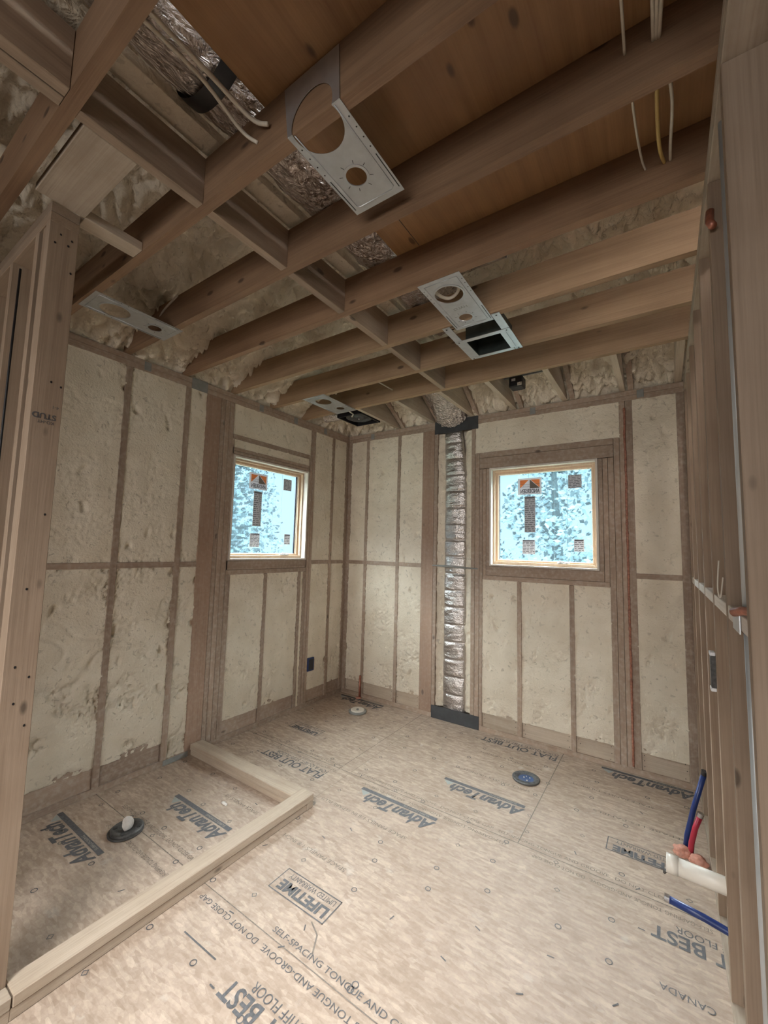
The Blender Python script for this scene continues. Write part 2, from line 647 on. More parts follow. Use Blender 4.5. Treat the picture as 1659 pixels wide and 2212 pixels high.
def fbm(p, o=4):
    a, f, s = 1.0, 1.0, 0.0
    for _ in range(o):
        s += a * noise.noise(p * f)
        a *= 0.5
        f *= 2.1
    return s


def billow(p, o=3):
    a, f, s = 1.0, 1.0, 0.0
    for _ in range(o):
        s += a * abs(noise.noise(p * f))
        a *= 0.45
        f *= 2.2
    return s


LW = lambda u, d, v: (-d, u, v)      # left wall: u runs towards the corner, d outwards
BW = lambda u, d, v: (u, d, v)       # back wall


def wbox(name, f, u0, u1, v0, v1, mat, parent, d0=0.0, d1=0.14, bev=0.0015, **kw):
    a, c = f(u0, d0, v0), f(u1, d1, v1)
    return MB().box(min(a[0], c[0]), max(a[0], c[0]), min(a[1], c[1]), max(a[1], c[1]), min(a[2], c[2]), max(a[2], c[2]), bev).build(name, mat, parent, **kw)


def foam_panel(f, u0, u1, v0, v1, parent, rough=1.0, res=0.0095, base=0.004):
    o = 0.006
    u0 -= o; u1 += o; v0 -= o; v1 += o
    nu, nv = max(4, int((u1 - u0) / res)), max(4, int((v1 - v0) / res))
    seed = 0.0 if f is LW else 40.0

    def fn(a, c):
        u, v_ = u0 + (u1 - u0) * a, v0 + (v1 - v0) * c
        p = Vector((u + seed, 3.3, v_))
        edge = min(u - u0, u1 - u, v_ - v0, v1 - v_)
        m1 = noise.noise(p * 3.1 + Vector((5, 0, 0)))
        mask = min(1.0, max(0.0, (fbm(p * 4.5 + Vector((5, 0, 0)), 3) - 0.08) * 5))
        em = min(1.0, max(0.0, 1.0 - edge / 0.05))
        low = max(0.0, 1 - v_ / 0.9) * 0.9
        rr = min(1.0, mask * (0.55 + low) + em * 0.45 * (0.5 + noise.noise(p * 7)))
        d = base + 0.003 * noise.noise(p * 6) + rough * rr * (0.015 * billow(vm(p, (38, 1, 30)), 3) + 0.007 * fbm(p * 85, 2))
        # scattered narrow gouges
        g = noise.noise(vm(p, (17, 1, 11)) + Vector((0, 9, 0)))
        if g > 0.50:
            d += min(rough, 1.0) * (g - 0.50) * 0.10 * (0.5 + 0.9 * abs(noise.noise(p * 48)))
        k = abs(noise.noise(vm(p, (2.3, 1, 3.7)) + Vector((3, 3, 3))))
        if k < 0.012:
            d += rough * 0.004 * (1 - k / 0.012)
        if edge < 0.012:
            d += 0.0055 * noise.noise(p * 42) - 0.004 + 0.003
        # knife line
        return f(u, max(-0.003, d), v_)
    return MB().grid(fn, nu, nv).build('foam_panel', 'foam_wall', parent, smooth=True)


# ------------------------------------------------------------------ structure: floor
floor = MB().box(-0.16, 4.6, -6.5, 0.16, -0.02, 0.0).build('floor', 'osb_floor', None, kind='structure', label='tan strand board subfloor printed with dark lettering')


def seam(pts, w=0.003, name='panel_seam', mat='ink_faint'):
    mb = MB()
    for (x0, y0), (x1, y1) in zip(pts, pts[1:]):
        d = Vector((x1 - x0, y1 - y0, 0)).normalized()
        n_ = Vector((-d.y, d.x, 0)) * w / 2
        a, b_ = Vector((x0, y0, 0.0012)), Vector((x1, y1, 0.0012))
        mb.flat([a - n_, b_ - n_, b_ + n_, a + n_])
    return mb.build(name, mat, floor)


seam([(0, -1.19), (WR, -1.19)], 0.005)
seam([(0, -2.302), (WR, -2.302)], 0.004)
seam([(0.985, -1.19), (0.985, 0)], 0.004)
seam([(1.085, -1.70), (1.075, 0)], 0.002)
seam([(2.215, -1.19), (2.215, 0)], 0.005)


def ftext(body, x, y, size, flip, mat='ink', **kw):
    """flip: reads towards -x (upside down from the doorway)."""
    ux, uy = ((-1, 0, 0), (0, -1, 0)) if flip else ((1, 0, 0), (0, 1, 0))
    return text_mesh(body, size, (x, y, 0.0014), ux, uy, 'printed_lettering', mat, floor, **kw)


def logo(xr, ybar, w=0.53, mat='ink'):
    """Bar with SUBFLOORING under the brand word, reading towards -x, starting at xr."""
    o = MB().flat([(xr, ybar, 0.0014), (xr, ybar - 0.028, 0.0014), (xr - w, ybar - 0.028, 0.0014), (xr - w, ybar, 0.0014)]).build('printed_bar', mat, floor)
    text_mesh('SUBFLOORING', 0.02, (xr - 0.05, ybar - 0.007, 0.0017), (-1, 0, 0), (0, -1, 0), 'printed_lettering', 'pale_print', floor, fit=0.17)
    ftext('AdvanTech', xr + 0.01, ybar - 0.043, 0.118, True, mat, shear=0.35, bold=0.004, fit=0.47)
    MB().flat([(xr - w + 0.005, ybar - 0.03, 0.0013), (xr - w + 0.075, ybar - 0.03, 0.0013), (xr - w + 0.05, ybar - 0.075, 0.0013)]).build('printed_triangle', 'ink_pale_blue', floor)


plain('pale_print', (0.36, 0.33, 0.29), 0.8)
plain('ink_pale_blue', (0.36, 0.38, 0.37), 0.8)
logo(1.785, -1.265)
logo(2.160, -0.840)
logo(3.010, -0.025)
logo(0.925, -2.005)
logo(0.570, -2.482)
logo(0.590, -0.050)


def lifetime(x0, x1, y0, y1):
    """x0<x1, y0 (far) > y1 (near)."""
    mb = MB()
    z = 0.0014
    t = 0.005
    for a in ((x0, x1, y0 - t, y0), (x0, x1, y1, y1 + t), (x0, x0 + t, y1, y0), (x1 - t, x1, y1, y0)):
        mb.flat([(a[0], a[2], z), (a[1], a[2], z), (a[1], a[3], z), (a[0], a[3], z)])
    mb.build('printed_frame', 'ink', floor)
    w = x1 - x0
    h = y0 - y1
    ftext('LIMITED WARRANTY', x1 - 0.02, y0 - 0.014 - 0.0, h * 0.31, True, fit=w * 0.82)
    ftext('LIFETIME', x1 - 0.02, y0 - 0.06, h * 0.56, True, bold=0.003, fit=w * 0.85)
    return


# text grows towards -y when flipped; base line nearer the far edge
lifetime(1.375, 1.705, -2.015, -2.145)
lifetime(0.195, 0.515, -0.815, -0.93)
lifetime(2.60, 2.93, -0.838, -0.955)


def flatout(xr, y, w=0.58):
    ftext('FLAT OUT BEST', xr, y - 0.045, 0.095, True, bold=0.002, fit=w)
    ftext('FOR A QUIET, STIFF FLOOR', xr, y, 0.05, True, fit=w * 0.86)
    MB().flat([(xr - w - 0.02, y - 0.1, 0.0014), (xr - w - 0.045, y - 0.1, 0.0014), (xr - w - 0.045, y - 0.106, 0.0014), (xr - w - 0.02, y - 0.106, 0.0014)]).build('printed_dash', 'ink', floor)


flatout(0.955, -1.262)
flatout(2.19, -0.045)
flatout(3.41, -1.29, 0.60)
flatout(2.17, -2.44)
LONG1 = 'SELF-SPACING TONGUE AND GROOVE.  DO NOT CLOSE GAP'
LONG2 = 'SELF-GAPPING TONGUE AND-GROOVE.  DO NOT CLOSE GAP'
ftext(LONG1, 1.56, -2.28, 0.036, False, fit=1.15)
ftext(LONG2, 2.28, -2.335, 0.036, True, fit=1.10)
ftext(LONG1, 1.12, -1.165, 0.030, False, 'ink_faint', fit=0.95)
ftext(LONG2, 2.17, -1.225, 0.030, True, 'ink_faint', fit=0.95)
ftext(LONG1, 2.10, -1.165, 0.030, False, 'ink_faint', fit=0.85)
ftext(LONG2, 3.02, -1.225, 0.030, True, 'ink_faint', fit=0.72)
ftext(LONG1, 0.08, -1.165, 0.030, False, 'ink_faint', fit=0.9)
ftext(LONG2, 1.00, -1.225, 0.030, True, 'ink_faint', fit=0.85)
ftext(LONG2, 0.98, -2.37, 0.034, True, 'ink_faint', fit=0.62)
ftext(LONG1, 0.25, -2.265, 0.034, False, 'ink_faint', fit=0.72)
ftext('SPACE PANELS 1/8 INCH', 1.60, -1.86, 0.034, True, 'ink_faint', fit=0.42)
ftext('SPACE PANELS 1/8 IN SEPARE PLUS', 1.72, -1.50, 0.034, True, 'ink_faint', fit=0.60)
ftext('SPACE PANELS 1/8', 0.93, -1.83, 0.034, True, 'ink_faint', fit=0.3)
ftext('SPACE PANELS 1/8 INCH', 2.14, -0.66, 0.03, True, 'ink_faint', fit=0.45)
ftext('SPACE PANELS 1/8 INCH', 2.14, -0.34, 0.028, True, 'ink_faint', fit=0.45)
ftext('SPACE PANELS 1/8 INCH', 2.80, -0.38, 0.028, True, 'ink_faint', fit=0.45)
ftext('SEPARE LES PANELS', 2.95, -0.62, 0.028, True, 'ink_faint', fit=0.45)
ftext('CANADA', 3.0, -1.60, 0.04, True, 'ink', fit=0.16)
seam([(1.285, -2.485), (1.485, -2.480)], 0.006, 'pencil_stroke', 'ink')
seam([(0.30, -1.52), (0.52, -1.50)], 0.003, 'pencil_stroke', 'ink_faint')
seam([(1.66, -2.16), (1.72, -2.19), (1.76, -2.26)], 0.006, 'pencil_stroke', 'ink_faint')

# nail pattern marks: circles, diamonds and ticks printed every few inches
mb = MB()
rnd = random.Random(3)
for yy in (-2.78, -2.56, -2.30, -2.22, -1.96, -1.76, -1.60, -1.40, -1.19, -1.10, -0.90, -0.68, -0.50, -0.28, -0.15):
    for k in range(12):
        x = 0.10 + k * 0.262 + rnd.uniform(-0.05, 0.05)
        y = yy + rnd.uniform(-0.03, 0.03)
        if x > 3.0: continue
        kind = rnd.choice('ooodt')
        z = 0.0015
        if kind == 't':
            a = rnd.uniform(0, 3)
            d = Vector((math.cos(a), math.sin(a), 0)) * 0.013
            n_ = Vector((-d.y, d.x, 0)) * 0.2
            p = Vector((x, y, z))
            mb.flat([p - d - n_, p + d - n_, p + d + n_, p - d + n_])
        else:
            n_ = 14 if kind == 'o' else 4
            ro, ri = 0.0135, 0.0095
            vo = [mb.bm.verts.new((x + ro * math.cos(2 * math.pi * i / n_), y + ro * math.sin(2 * math.pi * i / n_), z)) for i in range(n_)]
            vi = [mb.bm.verts.new((x + ri * math.cos(2 * math.pi * i / n_), y + ri * math.sin(2 * math.pi * i / n_), z)) for i in range(n_)]
            for i in range(n_):
                j = (i + 1) % n_
                mb.bm.faces.new((vo[i], vo[j], vi[j], vi[i]))
mb.build('printed_nail_marks', 'ink', floor)

# ------------------------------------------------------------------ structure: left and back wall
wl = empty('wall_left', (0, -1.5, 0), kind='structure')
wb = empty('wall_back', (1.5, 0, 0), kind='structure')
OV = 0.0
ZB, ZT = 0.038, 2.696        # stud foot and head


def wall_member(f, wall, u0, u1, v0, v1, name='stud', mat=None, d0=0.0, d1=0.14):
    horiz = (u1 - u0) > (v1 - v0)
    ax = ('y' if f is LW else 'x') if horiz else 'z'
    return wbox(name, f, u0, u1, v0, v1, mat or ('wood_ext_' + ax), wall, d0, d1)


# left wall plates
wall_member(LW, wl, -6.5, 0.0, 0.0, 0.038, 'bottom_plate')
wall_member(LW, wl, -6.5, 0.0, 2.696, 2.7335, 'top_plate')
wall_member(LW, wl, -6.5, 0.0, 2.7345, 2.772, 'top_plate')
wall_member(BW, wb, 0.0, 4.6, 0.0, 0.038, 'bottom_plate')
wall_member(BW, wb, 0.0, 4.6, 2.696, 2.7335, 'top_plate')
wall_member(BW, wb, 0.0, 4.6, 2.7345, 2.772, 'top_plate')
full_left = [(-3.14, -3.10), (-2.728, -2.69), (-2.328, -2.29), (-1.917, -1.876), (-1.618, -1.583), (-1.580, -1.540),
             (-0.597, -0.565), (-0.562, -0.530), (-0.275, -0.236), (-0.045, 0.02)]
for a, c in full_left:
    wall_member(LW, wl, a, c, ZB, ZT)
wall_member(LW, wl, -1.746, -1.620, ZB, ZT, 'solid_post', 'wood_post_orange')
wall_member(LW, wl, -1.538, -1.495, ZB, ZT, 'stud')
wall_member(LW, wl, -1.493, -1.480, 1.328, 2.40, 'trimmer')
wall_member(LW, wl, -0.612, -0.599, 1.328, 2.40, 'trimmer')
wall_member(LW, wl, -1.493, -1.448, ZB, 1.288, 'cripple_stud')
wall_member(LW, wl, -1.107, -1.071, ZB, 1.288, 'cripple_stud')
wall_member(LW, wl, -0.702, -0.664, ZB, 1.288, 'cripple_stud')
wall_member(LW, wl, -0.636, -0.600, ZB, 1.288, 'cripple_stud')
wall_member(LW, wl, -1.493, -0.60, 1.290, 1.327, 'sill_plate')
wall_member(LW, wl, -1.493, -0.60, 1.329, 1.402, 'sill_plate')
wall_member(LW, wl, -1.493, -0.60, 2.275, 2.302, 'header_plate')
wall_member(LW, wl, -1.493, -0.60, 2.304, 2.332, 'header_plate')
wall_member(LW, wl, -1.493, -0.60, 2.400, 2.440, 'header_plate')
for a, c in ((-3.10, -2.728), (-2.69, -2.328), (-2.29, -1.917), (-1.876, -1.746), (-0.53, -0.275), (-0.236, -0.045)):
    wall_member(LW, wl, a, c, 1.361, 1.399, 'mid_blocking')
# back wall members
full_back = [(0.0, 0.045), (0.247, 0.283), (0.650, 0.686), (1.074, 1.109), (1.454, 1.490), (2.640, 2.680), (2.682, 2.727), (2.997, 3.045)]
for a, c in full_back:
    wall_member(BW, wb, a, c, ZB, ZT)
wall_member(BW, wb, 0.944, 1.072, ZB, ZT, 'solid_post', 'wood_post_orange')
wall_member(BW, wb, 1.492, 1.531, ZB, 2.42)
wall_member(BW, wb, 1.533, 1.562, ZB, 2.27, 'trimmer')
wall_member(BW, wb, 1.564, 1.594, 1.322, 2.27, 'trimmer')
wall_member(BW, wb, 1.596, 1.622, 1.404, 2.27, 'trimmer')
wall_member(BW, wb, 2.490, 2.520, 1.404, 2.27, 'trimmer')
wall_member(BW, wb, 2.522, 2.556, 1.322, 2.27, 'trimmer')
wall_member(BW, wb, 2.558, 2.597, ZB, 2.27, 'trimmer')
wall_member(BW, wb, 2.599, 2.638, ZB, 2.42, 'stud')
wall_member(BW, wb, 1.865, 1.901, ZB, 1.282, 'cripple_stud')
wall_member(BW, wb, 2.271, 2.307, ZB, 1.282, 'cripple_stud')
wall_member(BW, wb, 1.564, 2.556, 1.284, 1.321, 'sill_plate')
wall_member(BW, wb, 1.596, 2.520, 1.323, 1.403, 'sill_plate')
wall_member(BW, wb, 1.533, 2.597, 2.274, 2.370, 'header_plate')
wall_member(BW, wb, 1.533, 2.597, 2.372, 2.420, 'header_plate')
for a, c in ((0.045, 0.247), (0.283, 0.65), (0.686, 0.944), (2.727, 2.997)):
    wall_member(BW, wb, a, c, 1.361, 1.399, 'mid_blocking')


def bay(f, wall, u0, u1, v0, v1, band=True, rough=1.0):
    mat = 'wood_pale_y' if f is LW else 'wood_pale_x'
    top = v0
    if band and v0 < 0.1:
        top = 0.16 + 0.012 * noise.noise(Vector((u0 * 7, 1, 2)))
        wall_member(f, wall, u0 + 0.001, u1 - 0.001, 0.038, 0.185, 'kick_board', 'wood_ext_y' if f is LW else mat, 0.012, 0.05)
    foam_panel(f, u0, u1, top, v1, wall, rough)


for a, c in ((-3.10, -2.728), (-2.69, -2.328), (-2.29, -1.917)):
    bay(LW, wl, a, c, 0.038, 1.361, rough=1.9)
    bay(LW, wl, a, c, 1.399, 2.696, rough=1.1)
bay(LW, wl, -1.876, -1.746, 0.038, 1.361, band=False, rough=1.6)
bay(LW, wl, -1.876, -1.746, 1.399, 2.696)
bay(LW, wl, -1.448, -1.107, 0.038, 1.290)
bay(LW, wl, -1.071, -0.702, 0.038, 1.290)
bay(LW, wl, -0.664, -0.636, 0.038, 1.290, band=False, rough=0.5)
bay(LW, wl, -0.53, -0.275, 0.038, 1.361, rough=0.8)
bay(LW, wl, -0.236, -0.045, 0.038, 1.361, rough=0.8)
bay(LW, wl, -0.53, -0.275, 1.399, 2.696, rough=0.8)
bay(LW, wl, -0.236, -0.045, 1.399, 2.696, rough=0.8)
bay(LW, wl, -1.493, -0.60, 2.440, 2.696, rough=0.8)
bay(LW, wl, -1.493, -0.60, 2.332, 2.400, rough=1.5)
for a, c in ((0.045, 0.247), (0.283, 0.65), (0.686, 0.944)):
    bay(BW, wb, a, c, 0.038, 1.361, rough=1.2)
    bay(BW, wb, a, c, 1.399, 2.696, rough=1.3)
bay(BW, wb, 1.562, 1.865, 0.038, 1.284)
bay(BW, wb, 1.901, 2.271, 0.038, 1.284, rough=1.2)
bay(BW, wb, 2.307, 2.558, 0.038, 1.284)
bay(BW, wb, 2.727, 2.997, 0.038, 1.361, rough=0.8)
bay(BW, wb, 2.727, 2.997, 1.399, 2.696, rough=0.8)
bay(BW, wb, 1.490, 2.640, 2.420, 2.696, rough=0.9)


# duct chase bay: thick foam lips either side of the duct
def lip(u0, u1, inner):
    def fn(a, c):
        u = u0 + (u1 - u0) * a
        z = 0.11 + (2.655 - 0.11) * c
        p = Vector((u + 80, 1.0, z))
        t = a if inner > 0 else 1 - a
        d = 0.012 + 0.05 * t * t - 0.03 * billow(p * 14, 3) + 0.02
        return (u + (0.012 * noise.noise(Vector((3, inner, z * 9))) if t > 0.85 else 0), d, z)
    MB().grid(fn, 8, 190).build('foam_lip', 'foam_wall', wb, smooth=True)


lip(1.105, 1.20, 1)
lip(1.365, 1.458, -1)
wall_member(BW, wb, 1.109, 1.454, 0.0, 2.77, 'foam_backing', 'foam_wall', 0.10, 0.12)

# outer sheathing behind the framing, with the two window openings
for (a, c, v0, v1) in ((-6.5, -1.48, 0, 2.772), (-0.61, 0.155, 0, 2.772), (-1.48, -0.61, 0, 1.40), (-1.48, -0.61, 2.275, 2.772)):
    wall_member(LW, wl, a, c, v0, v1, 'sheathing', 'osb_sheathing', 0.142, 0.155)
for (a, c, v0, v1) in ((-0.155, 1.62, 0, 2.772), (2.49, 4.6, 0, 2.772), (1.62, 2.49, 0, 1.40), (1.62, 2.49, 2.275, 2.772)):
    wall_member(BW, wb, a, c, v0, v1, 'sheathing', 'osb_sheathing', 0.142, 0.155)
wall_member(LW, wl, -6.5, -3.14, 0.038, 2.696, 'foam_panel', 'foam_wall', 0.02, 0.05)
wall_member(BW, wb, 3.134, 4.6, 0.038, 2.696, 'foam_panel', 'foam_wall', 0.02, 0.05)

# nail-on truss plates at the plate joints
for (f, wall, u) in ((LW, wl, -2.22), (LW, wl, -1.25), (LW, wl, -0.84), (LW, wl, -0.42), (BW, wb, 0.30), (BW, wb, 1.98), (BW, wb, 2.76)):
    wall_member(f, wall, u, u + 0.045, 2.705, 2.765, 'nail_plate', 'galvanized_dull', -0.0015, 0.001)

# red sealant bead on the back wall
mb = MB()
pts = []
for i in range(140):
    z = 0.05 + i * (2.64 - 0.05) / 139
    pts.append((2.676 + 0.004 * noise.noise(Vector((0, 0, z * 6))), -0.001, z))
mb.tube(pts, [0.008 + 0.004 * noise.noise(Vector((1, 5, i * 0.7))) for i in range(140)], 8)
mb.build('sealant_bead', 'sealant_red', wb, smooth=True, label='rust red sealant bead down the stud joint')

# ------------------------------------------------------------------ windows
def window(name, f, u0, u1, v0, v1, crank_u, label, seal_right):
    root = empty(name, f((u0 + u1) / 2, 0.05, v0), kind='structure', label=label)

    def ring(nm, i0, d0, d1, w, mat, wb_=None):
        # frame ring inset i0 from the opening, w wide, four mitred members in one mesh
        wb_ = wb_ if wb_ is not None else w
        mb = MB()
        a0, a1, b0, b1 = u0 + i0, u1 - i0, v0 + i0, v1 - i0
        for (x0, x1, z0, z1) in ((a0, a0 + w, b0, b1), (a1 - w, a1, b0, b1), (a0 + w, a1 - w, b0, b0 + wb_), (a0 + w, a1 - w, b1 - w, b1)):
            p, q = f(x0, d0, z0), f(x1, d1, z1)
            mb.box(min(p[0], q[0]), max(p[0], q[0]), min(p[1], q[1]), max(p[1], q[1]), min(p[2], q[2]), max(p[2], q[2]), 0.0012)
        return mb.build(nm, mat, root)
    ring('extension_jamb', 0.0, -0.004, 0.075, 0.016, 'wood_white_z', 0.014)
    ring('window_frame', 0.014, 0.050, 0.150, 0.017, 'wood_window_z', 0.026)
    sash = ring('window_sash', 0.029, 0.080, 0.128, 0.022, 'wood_window_z', 0.024)
    ring('glazing_bead', 0.050, 0.092, 0.120, 0.007, 'wood_white_z')
    gd = 0.11
    i = 0.055
    p, q = f(u0 + i, gd, v0 + i), f(u1 - i, gd + 0.004, v1 - i)
    MB().flat([f(u0 + i, gd, v0 + i), f(u1 - i, gd, v0 + i), f(u1 - i, gd, v1 - i), f(u0 + i, gd, v1 - i)]).build('glass_pane', 'film_glass', root, label='pane under pale blue protective film')
    # dark seal
    if seal_right:
        a = f(u1 - 0.072, 0.100, v0 + 0.055); c = f(u1 - 0.055, 0.108, v1 - 0.055)
    else:
        a = f(u0 + 0.056, 0.100, v0 + 0.055); c = f(u0 + 0.062, 0.108, v1 - 0.055)
    MB().box(min(a[0], c[0]), max(a[0], c[0]), min(a[1], c[1]), max(a[1], c[1]), a[2], c[2]).build('window_seal', 'gasket_black', root)
    # overlapping film strips
    for (s0, s1) in ((0.36, 0.47), (0.60, 0.72)):
        for s in (s0, s1):
            uu = u0 + s * (u1 - u0)
            a = f(uu, 0.1075, v0 + 0.056); c = f(uu + 0.0025, 0.1085, v1 - 0.056)
            MB().box(min(a[0], c[0]), max(a[0], c[0]), min(a[1], c[1]), max(a[1], c[1]), a[2], c[2]).build('film_seam', 'film_seam', root)
    # crank
    g = lambda u, d, v: Vector(f(u, d, v))
    crank = MB()
    crank.tube([g(crank_u - 0.045, 0.062, v0 + 0.043), g(crank_u + 0.045, 0.062, v0 + 0.043)], [0.009, 0.007], 10)
    crank.tube([g(crank_u - 0.02, 0.068, v0 + 0.043), g(crank_u - 0.025, 0.045, v0 + 0.058)], 0.009, 10)
    crank.tube([g(crank_u - 0.025, 0.045, v0 + 0.058), g(crank_u + 0.045, 0.042, v0 + 0.045)], [0.006, 0.004], 8)
    crank.build('crank_handle', 'chrome', root, smooth=True, label='chrome crank handle')

    def card(nm, a0, a1, b0, b1, mat, d=0.1065, th=0.0006, lab=None, parent=root):
        # fractions of pane width / height (b measured from the bottom)
        U0, U1, V0, V1 = u0 + i, u1 - i, v0 + i, v1 - i
        p, q = f(U0 + a0 * (U1 - U0), d, V0 + b0 * (V1 - V0)), f(U0 + a1 * (U1 - U0), d + th, V0 + b1 * (V1 - V0))
        return MB().box(min(p[0], q[0]), max(p[0], q[0]), min(p[1], q[1]), max(p[1], q[1]), p[2], q[2]).build(nm, mat, parent, label=lab)

    def P(a_, b_, d=0.1058):
        U0, U1, V0, V1 = u0 + i, u1 - i, v0 + i, v1 - i
        return f(U0 + a_ * (U1 - U0), d, V0 + b_ * (V1 - V0))
    ofs = OFS[name]
    X = lambda t: t + ofs
    card('brand_sticker', X(0.22), X(0.485), 0.755, 0.945, 'sticker_white', lab='white sticker with an orange and grey peak mark')
    sk = root.children[-1]
    MB().flat([P(X(0.245), 0.925), P(X(0.345), 0.925), P(X(0.245), 0.83)]).build('orange_mark', 'sticker_orange', root)
    MB().flat([P(X(0.365), 0.925), P(X(0.465), 0.925), P(X(0.465), 0.83)]).build('orange_mark', 'sticker_orange', root)
    MB().flat([P(X(0.355), 0.925, 0.1060), P(X(0.358), 0.925, 0.1060), P(X(0.463), 0.826, 0.1060), P(X(0.355), 0.826, 0.1060)]).build('grey_mark', 'sticker_brown', root)
    for yy in (0.872, 0.842):
        MB().flat([P(X(0.245), yy, 0.1054), P(X(0.465), yy, 0.1054), P(X(0.465), yy + 0.003, 0.1054), P(X(0.245), yy + 0.003, 0.1054)]).build('mark_line', 'sticker_brown', root)
    # mirrored brand word: the sticker faces outdoors
    pw = (u1 - u0 - 2 * i)
    ux = Vector(f(-1, 0, 0)) - Vector(f(0, 0, 0))
    text_mesh('ANDERSEN', 0.05, P(X(0.465), 0.772), ux, (0, 0, 1), 'brand_word', 'sticker_ink', root, bold=0.0012, fit=0.215 * pw)
    text_mesh('2 1/4', 0.025, P(X(0.345), 0.846), ux, (0, 0, 1), 'size_print', 'sticker_grey', root)

    def label_card(a0, a1, b0, b1, mat, rows, head=True, nm='data_sticker', lab=None):
        card(nm, a0, a1, b0, b1, mat, lab=lab)
        mb = MB()
        rr = random.Random(int(a0 * 1000))
        n = rows
        for k in range(n):
            y = b1 - (k + 0.6) * (b1 - b0) / (n + 0.3)
            t = (b1 - b0) / n * (0.7 if (k == 0 and head) else 0.32)
            x = a0 + 0.006
            while x < a1 - 0.01:
                w_ = rr.uniform(0.012, 0.05) if not (k == 0 and head) else 0.4
                xe = min(x + w_, a1 - 0.006)
                mb.flat([P(x, y - t / 2), P(xe, y - t / 2), P(xe, y + t / 2), P(x, y + t / 2)])
                x = xe + rr.uniform(0.006, 0.02)
        mb.build('fine_print', 'sticker_ink', root)
    label_card(X(0.295), X(0.415), 0.32, 0.73, 'sticker_grey', 17, lab='tall grey specification sticker')
    label_card(X(0.27), X(0.41), 0.075, 0.235, 'sticker_white', 9, lab='white square rating sticker')
    label_card(0.765 + ofs * 0.3, 0.90 + ofs * 0.3, 0.80, 0.945, 'sticker_grey', 8, head=False, lab='grey barcode sticker')
    label_card(0.815 + ofs * 0.3, 0.915 + ofs * 0.3, 0.115, 0.245, 'sticker_white', 6, lab='small white certification sticker')
    return root


plain('film_seam', (0.40, 0.62, 0.75), 0.5)
OFS = {'window_1': 0.03, 'window_2': 0.0}
window('window_1', LW, -1.478, -0.614, 1.404, 2.272, -0.84, 'square wood framed window in the left wall, nearer the shower curb', True)
window('window_2', BW, 1.624, 2.488, 1.405, 2.272, 2.22, 'square wood framed window in the back wall beside the foil duct', False)

# ------------------------------------------------------------------ right stud wall
wr = empty('wall_right', (3.09, -1.5, 0), kind='structure')
X0, X1 = WR, WR + 0.089
box('bottom_plate', X0, X1, -6.5, 0.0, 0.0, 0.038, 'wood_pale_y', wr)
box('top_plate', X0, X1, -6.5, 0.0, 2.696, 2.7335, 'wood_pale_y', wr)
box('top_plate', X0, X1, -6.5, 0.0, 2.7345, 2.772, 'wood_pale_y', wr)
ys = [-0.019, -0.345, -0.75, -1.155, -1.565, -1.97, -2.352, -3.62, -4.0, -4.4, -4.8, -5.2]
for y in ys:
    box('stud', X0, X1, y - 0.019, y + 0.019, ZB, ZT, 'wood_stud_z', wr)
for a, c in zip(ys, ys[1:]):
    if a - c > 0.6: continue
    box('mid_blocking', X0 + 0.001, X1, c + 0.0195, a - 0.0195, 1.357, 1.395, 'wood_white_y', wr)

# unseen walls closing the neighbouring space, added to keep sky light out
box('wall_far_right', 4.6, 4.65, -6.5, 0.16, 0, 3.9, 'osb_sheathing', None, kind='structure')
box('wall_front', -0.16, 4.65, -6.55, -6.5, 0, 3.9, 'osb_sheathing', None, kind='structure')

# ------------------------------------------------------------------ left partition (end of the shower wall)
wp = empty('wall_partition', (0.55, -3.03, 0), kind='structure')
box('bottom_plate', 0.0, 1.08, -3.07, -2.98, 0.0, 0.038, 'wood_pale_x', wp)
box('top_plate', 0.0, 1.08, -3.07, -2.98, 2.696, 2.733, 'wood_stud_x', wp)
box('top_plate', 0.0, 1.08, -3.07, -2.98, 2.735, 2.771, 'wood_stud_x', wp)
box('end_stud', 1.042, 1.08, -3.07, -2.98, ZB, ZT, 'wood_stud_z', wp)
post = wp.children[-1]
box('stud', 1.000, 1.040, -3.066, -2.98, ZB, ZT, 'wood_stud_z', wp)
for x in (0.93, 0.62, 0.25):
    box('stud', x, x + 0.038, -3.07, -2.98, ZB, ZT, 'wood_stud_z', wp)
text_mesh('STUD', 0.028, (1.0812, -2.995, 1.98), (0, -1, 0), (0, 0, -1), 'grade_stamp', 'ink', wp, bold=0.0006)
text_mesh('KD-HT', 0.016, (1.0812, -3.000, 1.955), (0, -1, 0), (0, 0, -1), 'grade_stamp', 'ink', wp)
text_mesh('4-1', 0.016, (1.0812, -2.990, 2.015), (0, -1, 0), (0, 0, -1), 'grade_stamp', 'ink', wp)

mb = MB()
for (yy, zz) in ((-3.00, 2.655), (-3.035, 2.66), (-3.01, 2.63), (-3.05, 2.62), (-2.995, 2.53), (-3.02, 2.10), (-2.99, 2.09), (-3.0, 1.62), (-3.03, 1.36), (-3.04, 1.10), (-3.0, 1.06), (-3.035, 0.98), (-3.0, 0.90), (-3.045, 0.42)):
    c_ = Vector((1.0812, yy, zz))
    mb.flat([c_ + Vector((0, 0.0035 * math.cos(t), 0.0045 * math.sin(t))) for t in [k * math.pi / 4 for k in range(8)]])
mb.build('nail', 'black_plastic', wp)
mb = MB()
rn = random.Random(11)
for (a, c) in ((0.045, 0.247), (0.283, 0.65), (0.686, 0.944), (1.562, 1.865), (1.901, 2.271), (2.307, 2.558), (2.727, 2.997)):
    for xx in (a + 0.02, c - 0.02):
        for zz in (0.06, 0.10, 0.14):
            c_ = Vector((xx + rn.uniform(-.006, .006), 0.0112, zz + rn.uniform(-.01, .01)))
            mb.flat([c_ + Vector((0.0028 * math.cos(t), 0, 0.0032 * math.sin(t))) for t in [k * math.pi / 4 for k in range(8)]])
mb.build('nail', 'black_plastic', wb)
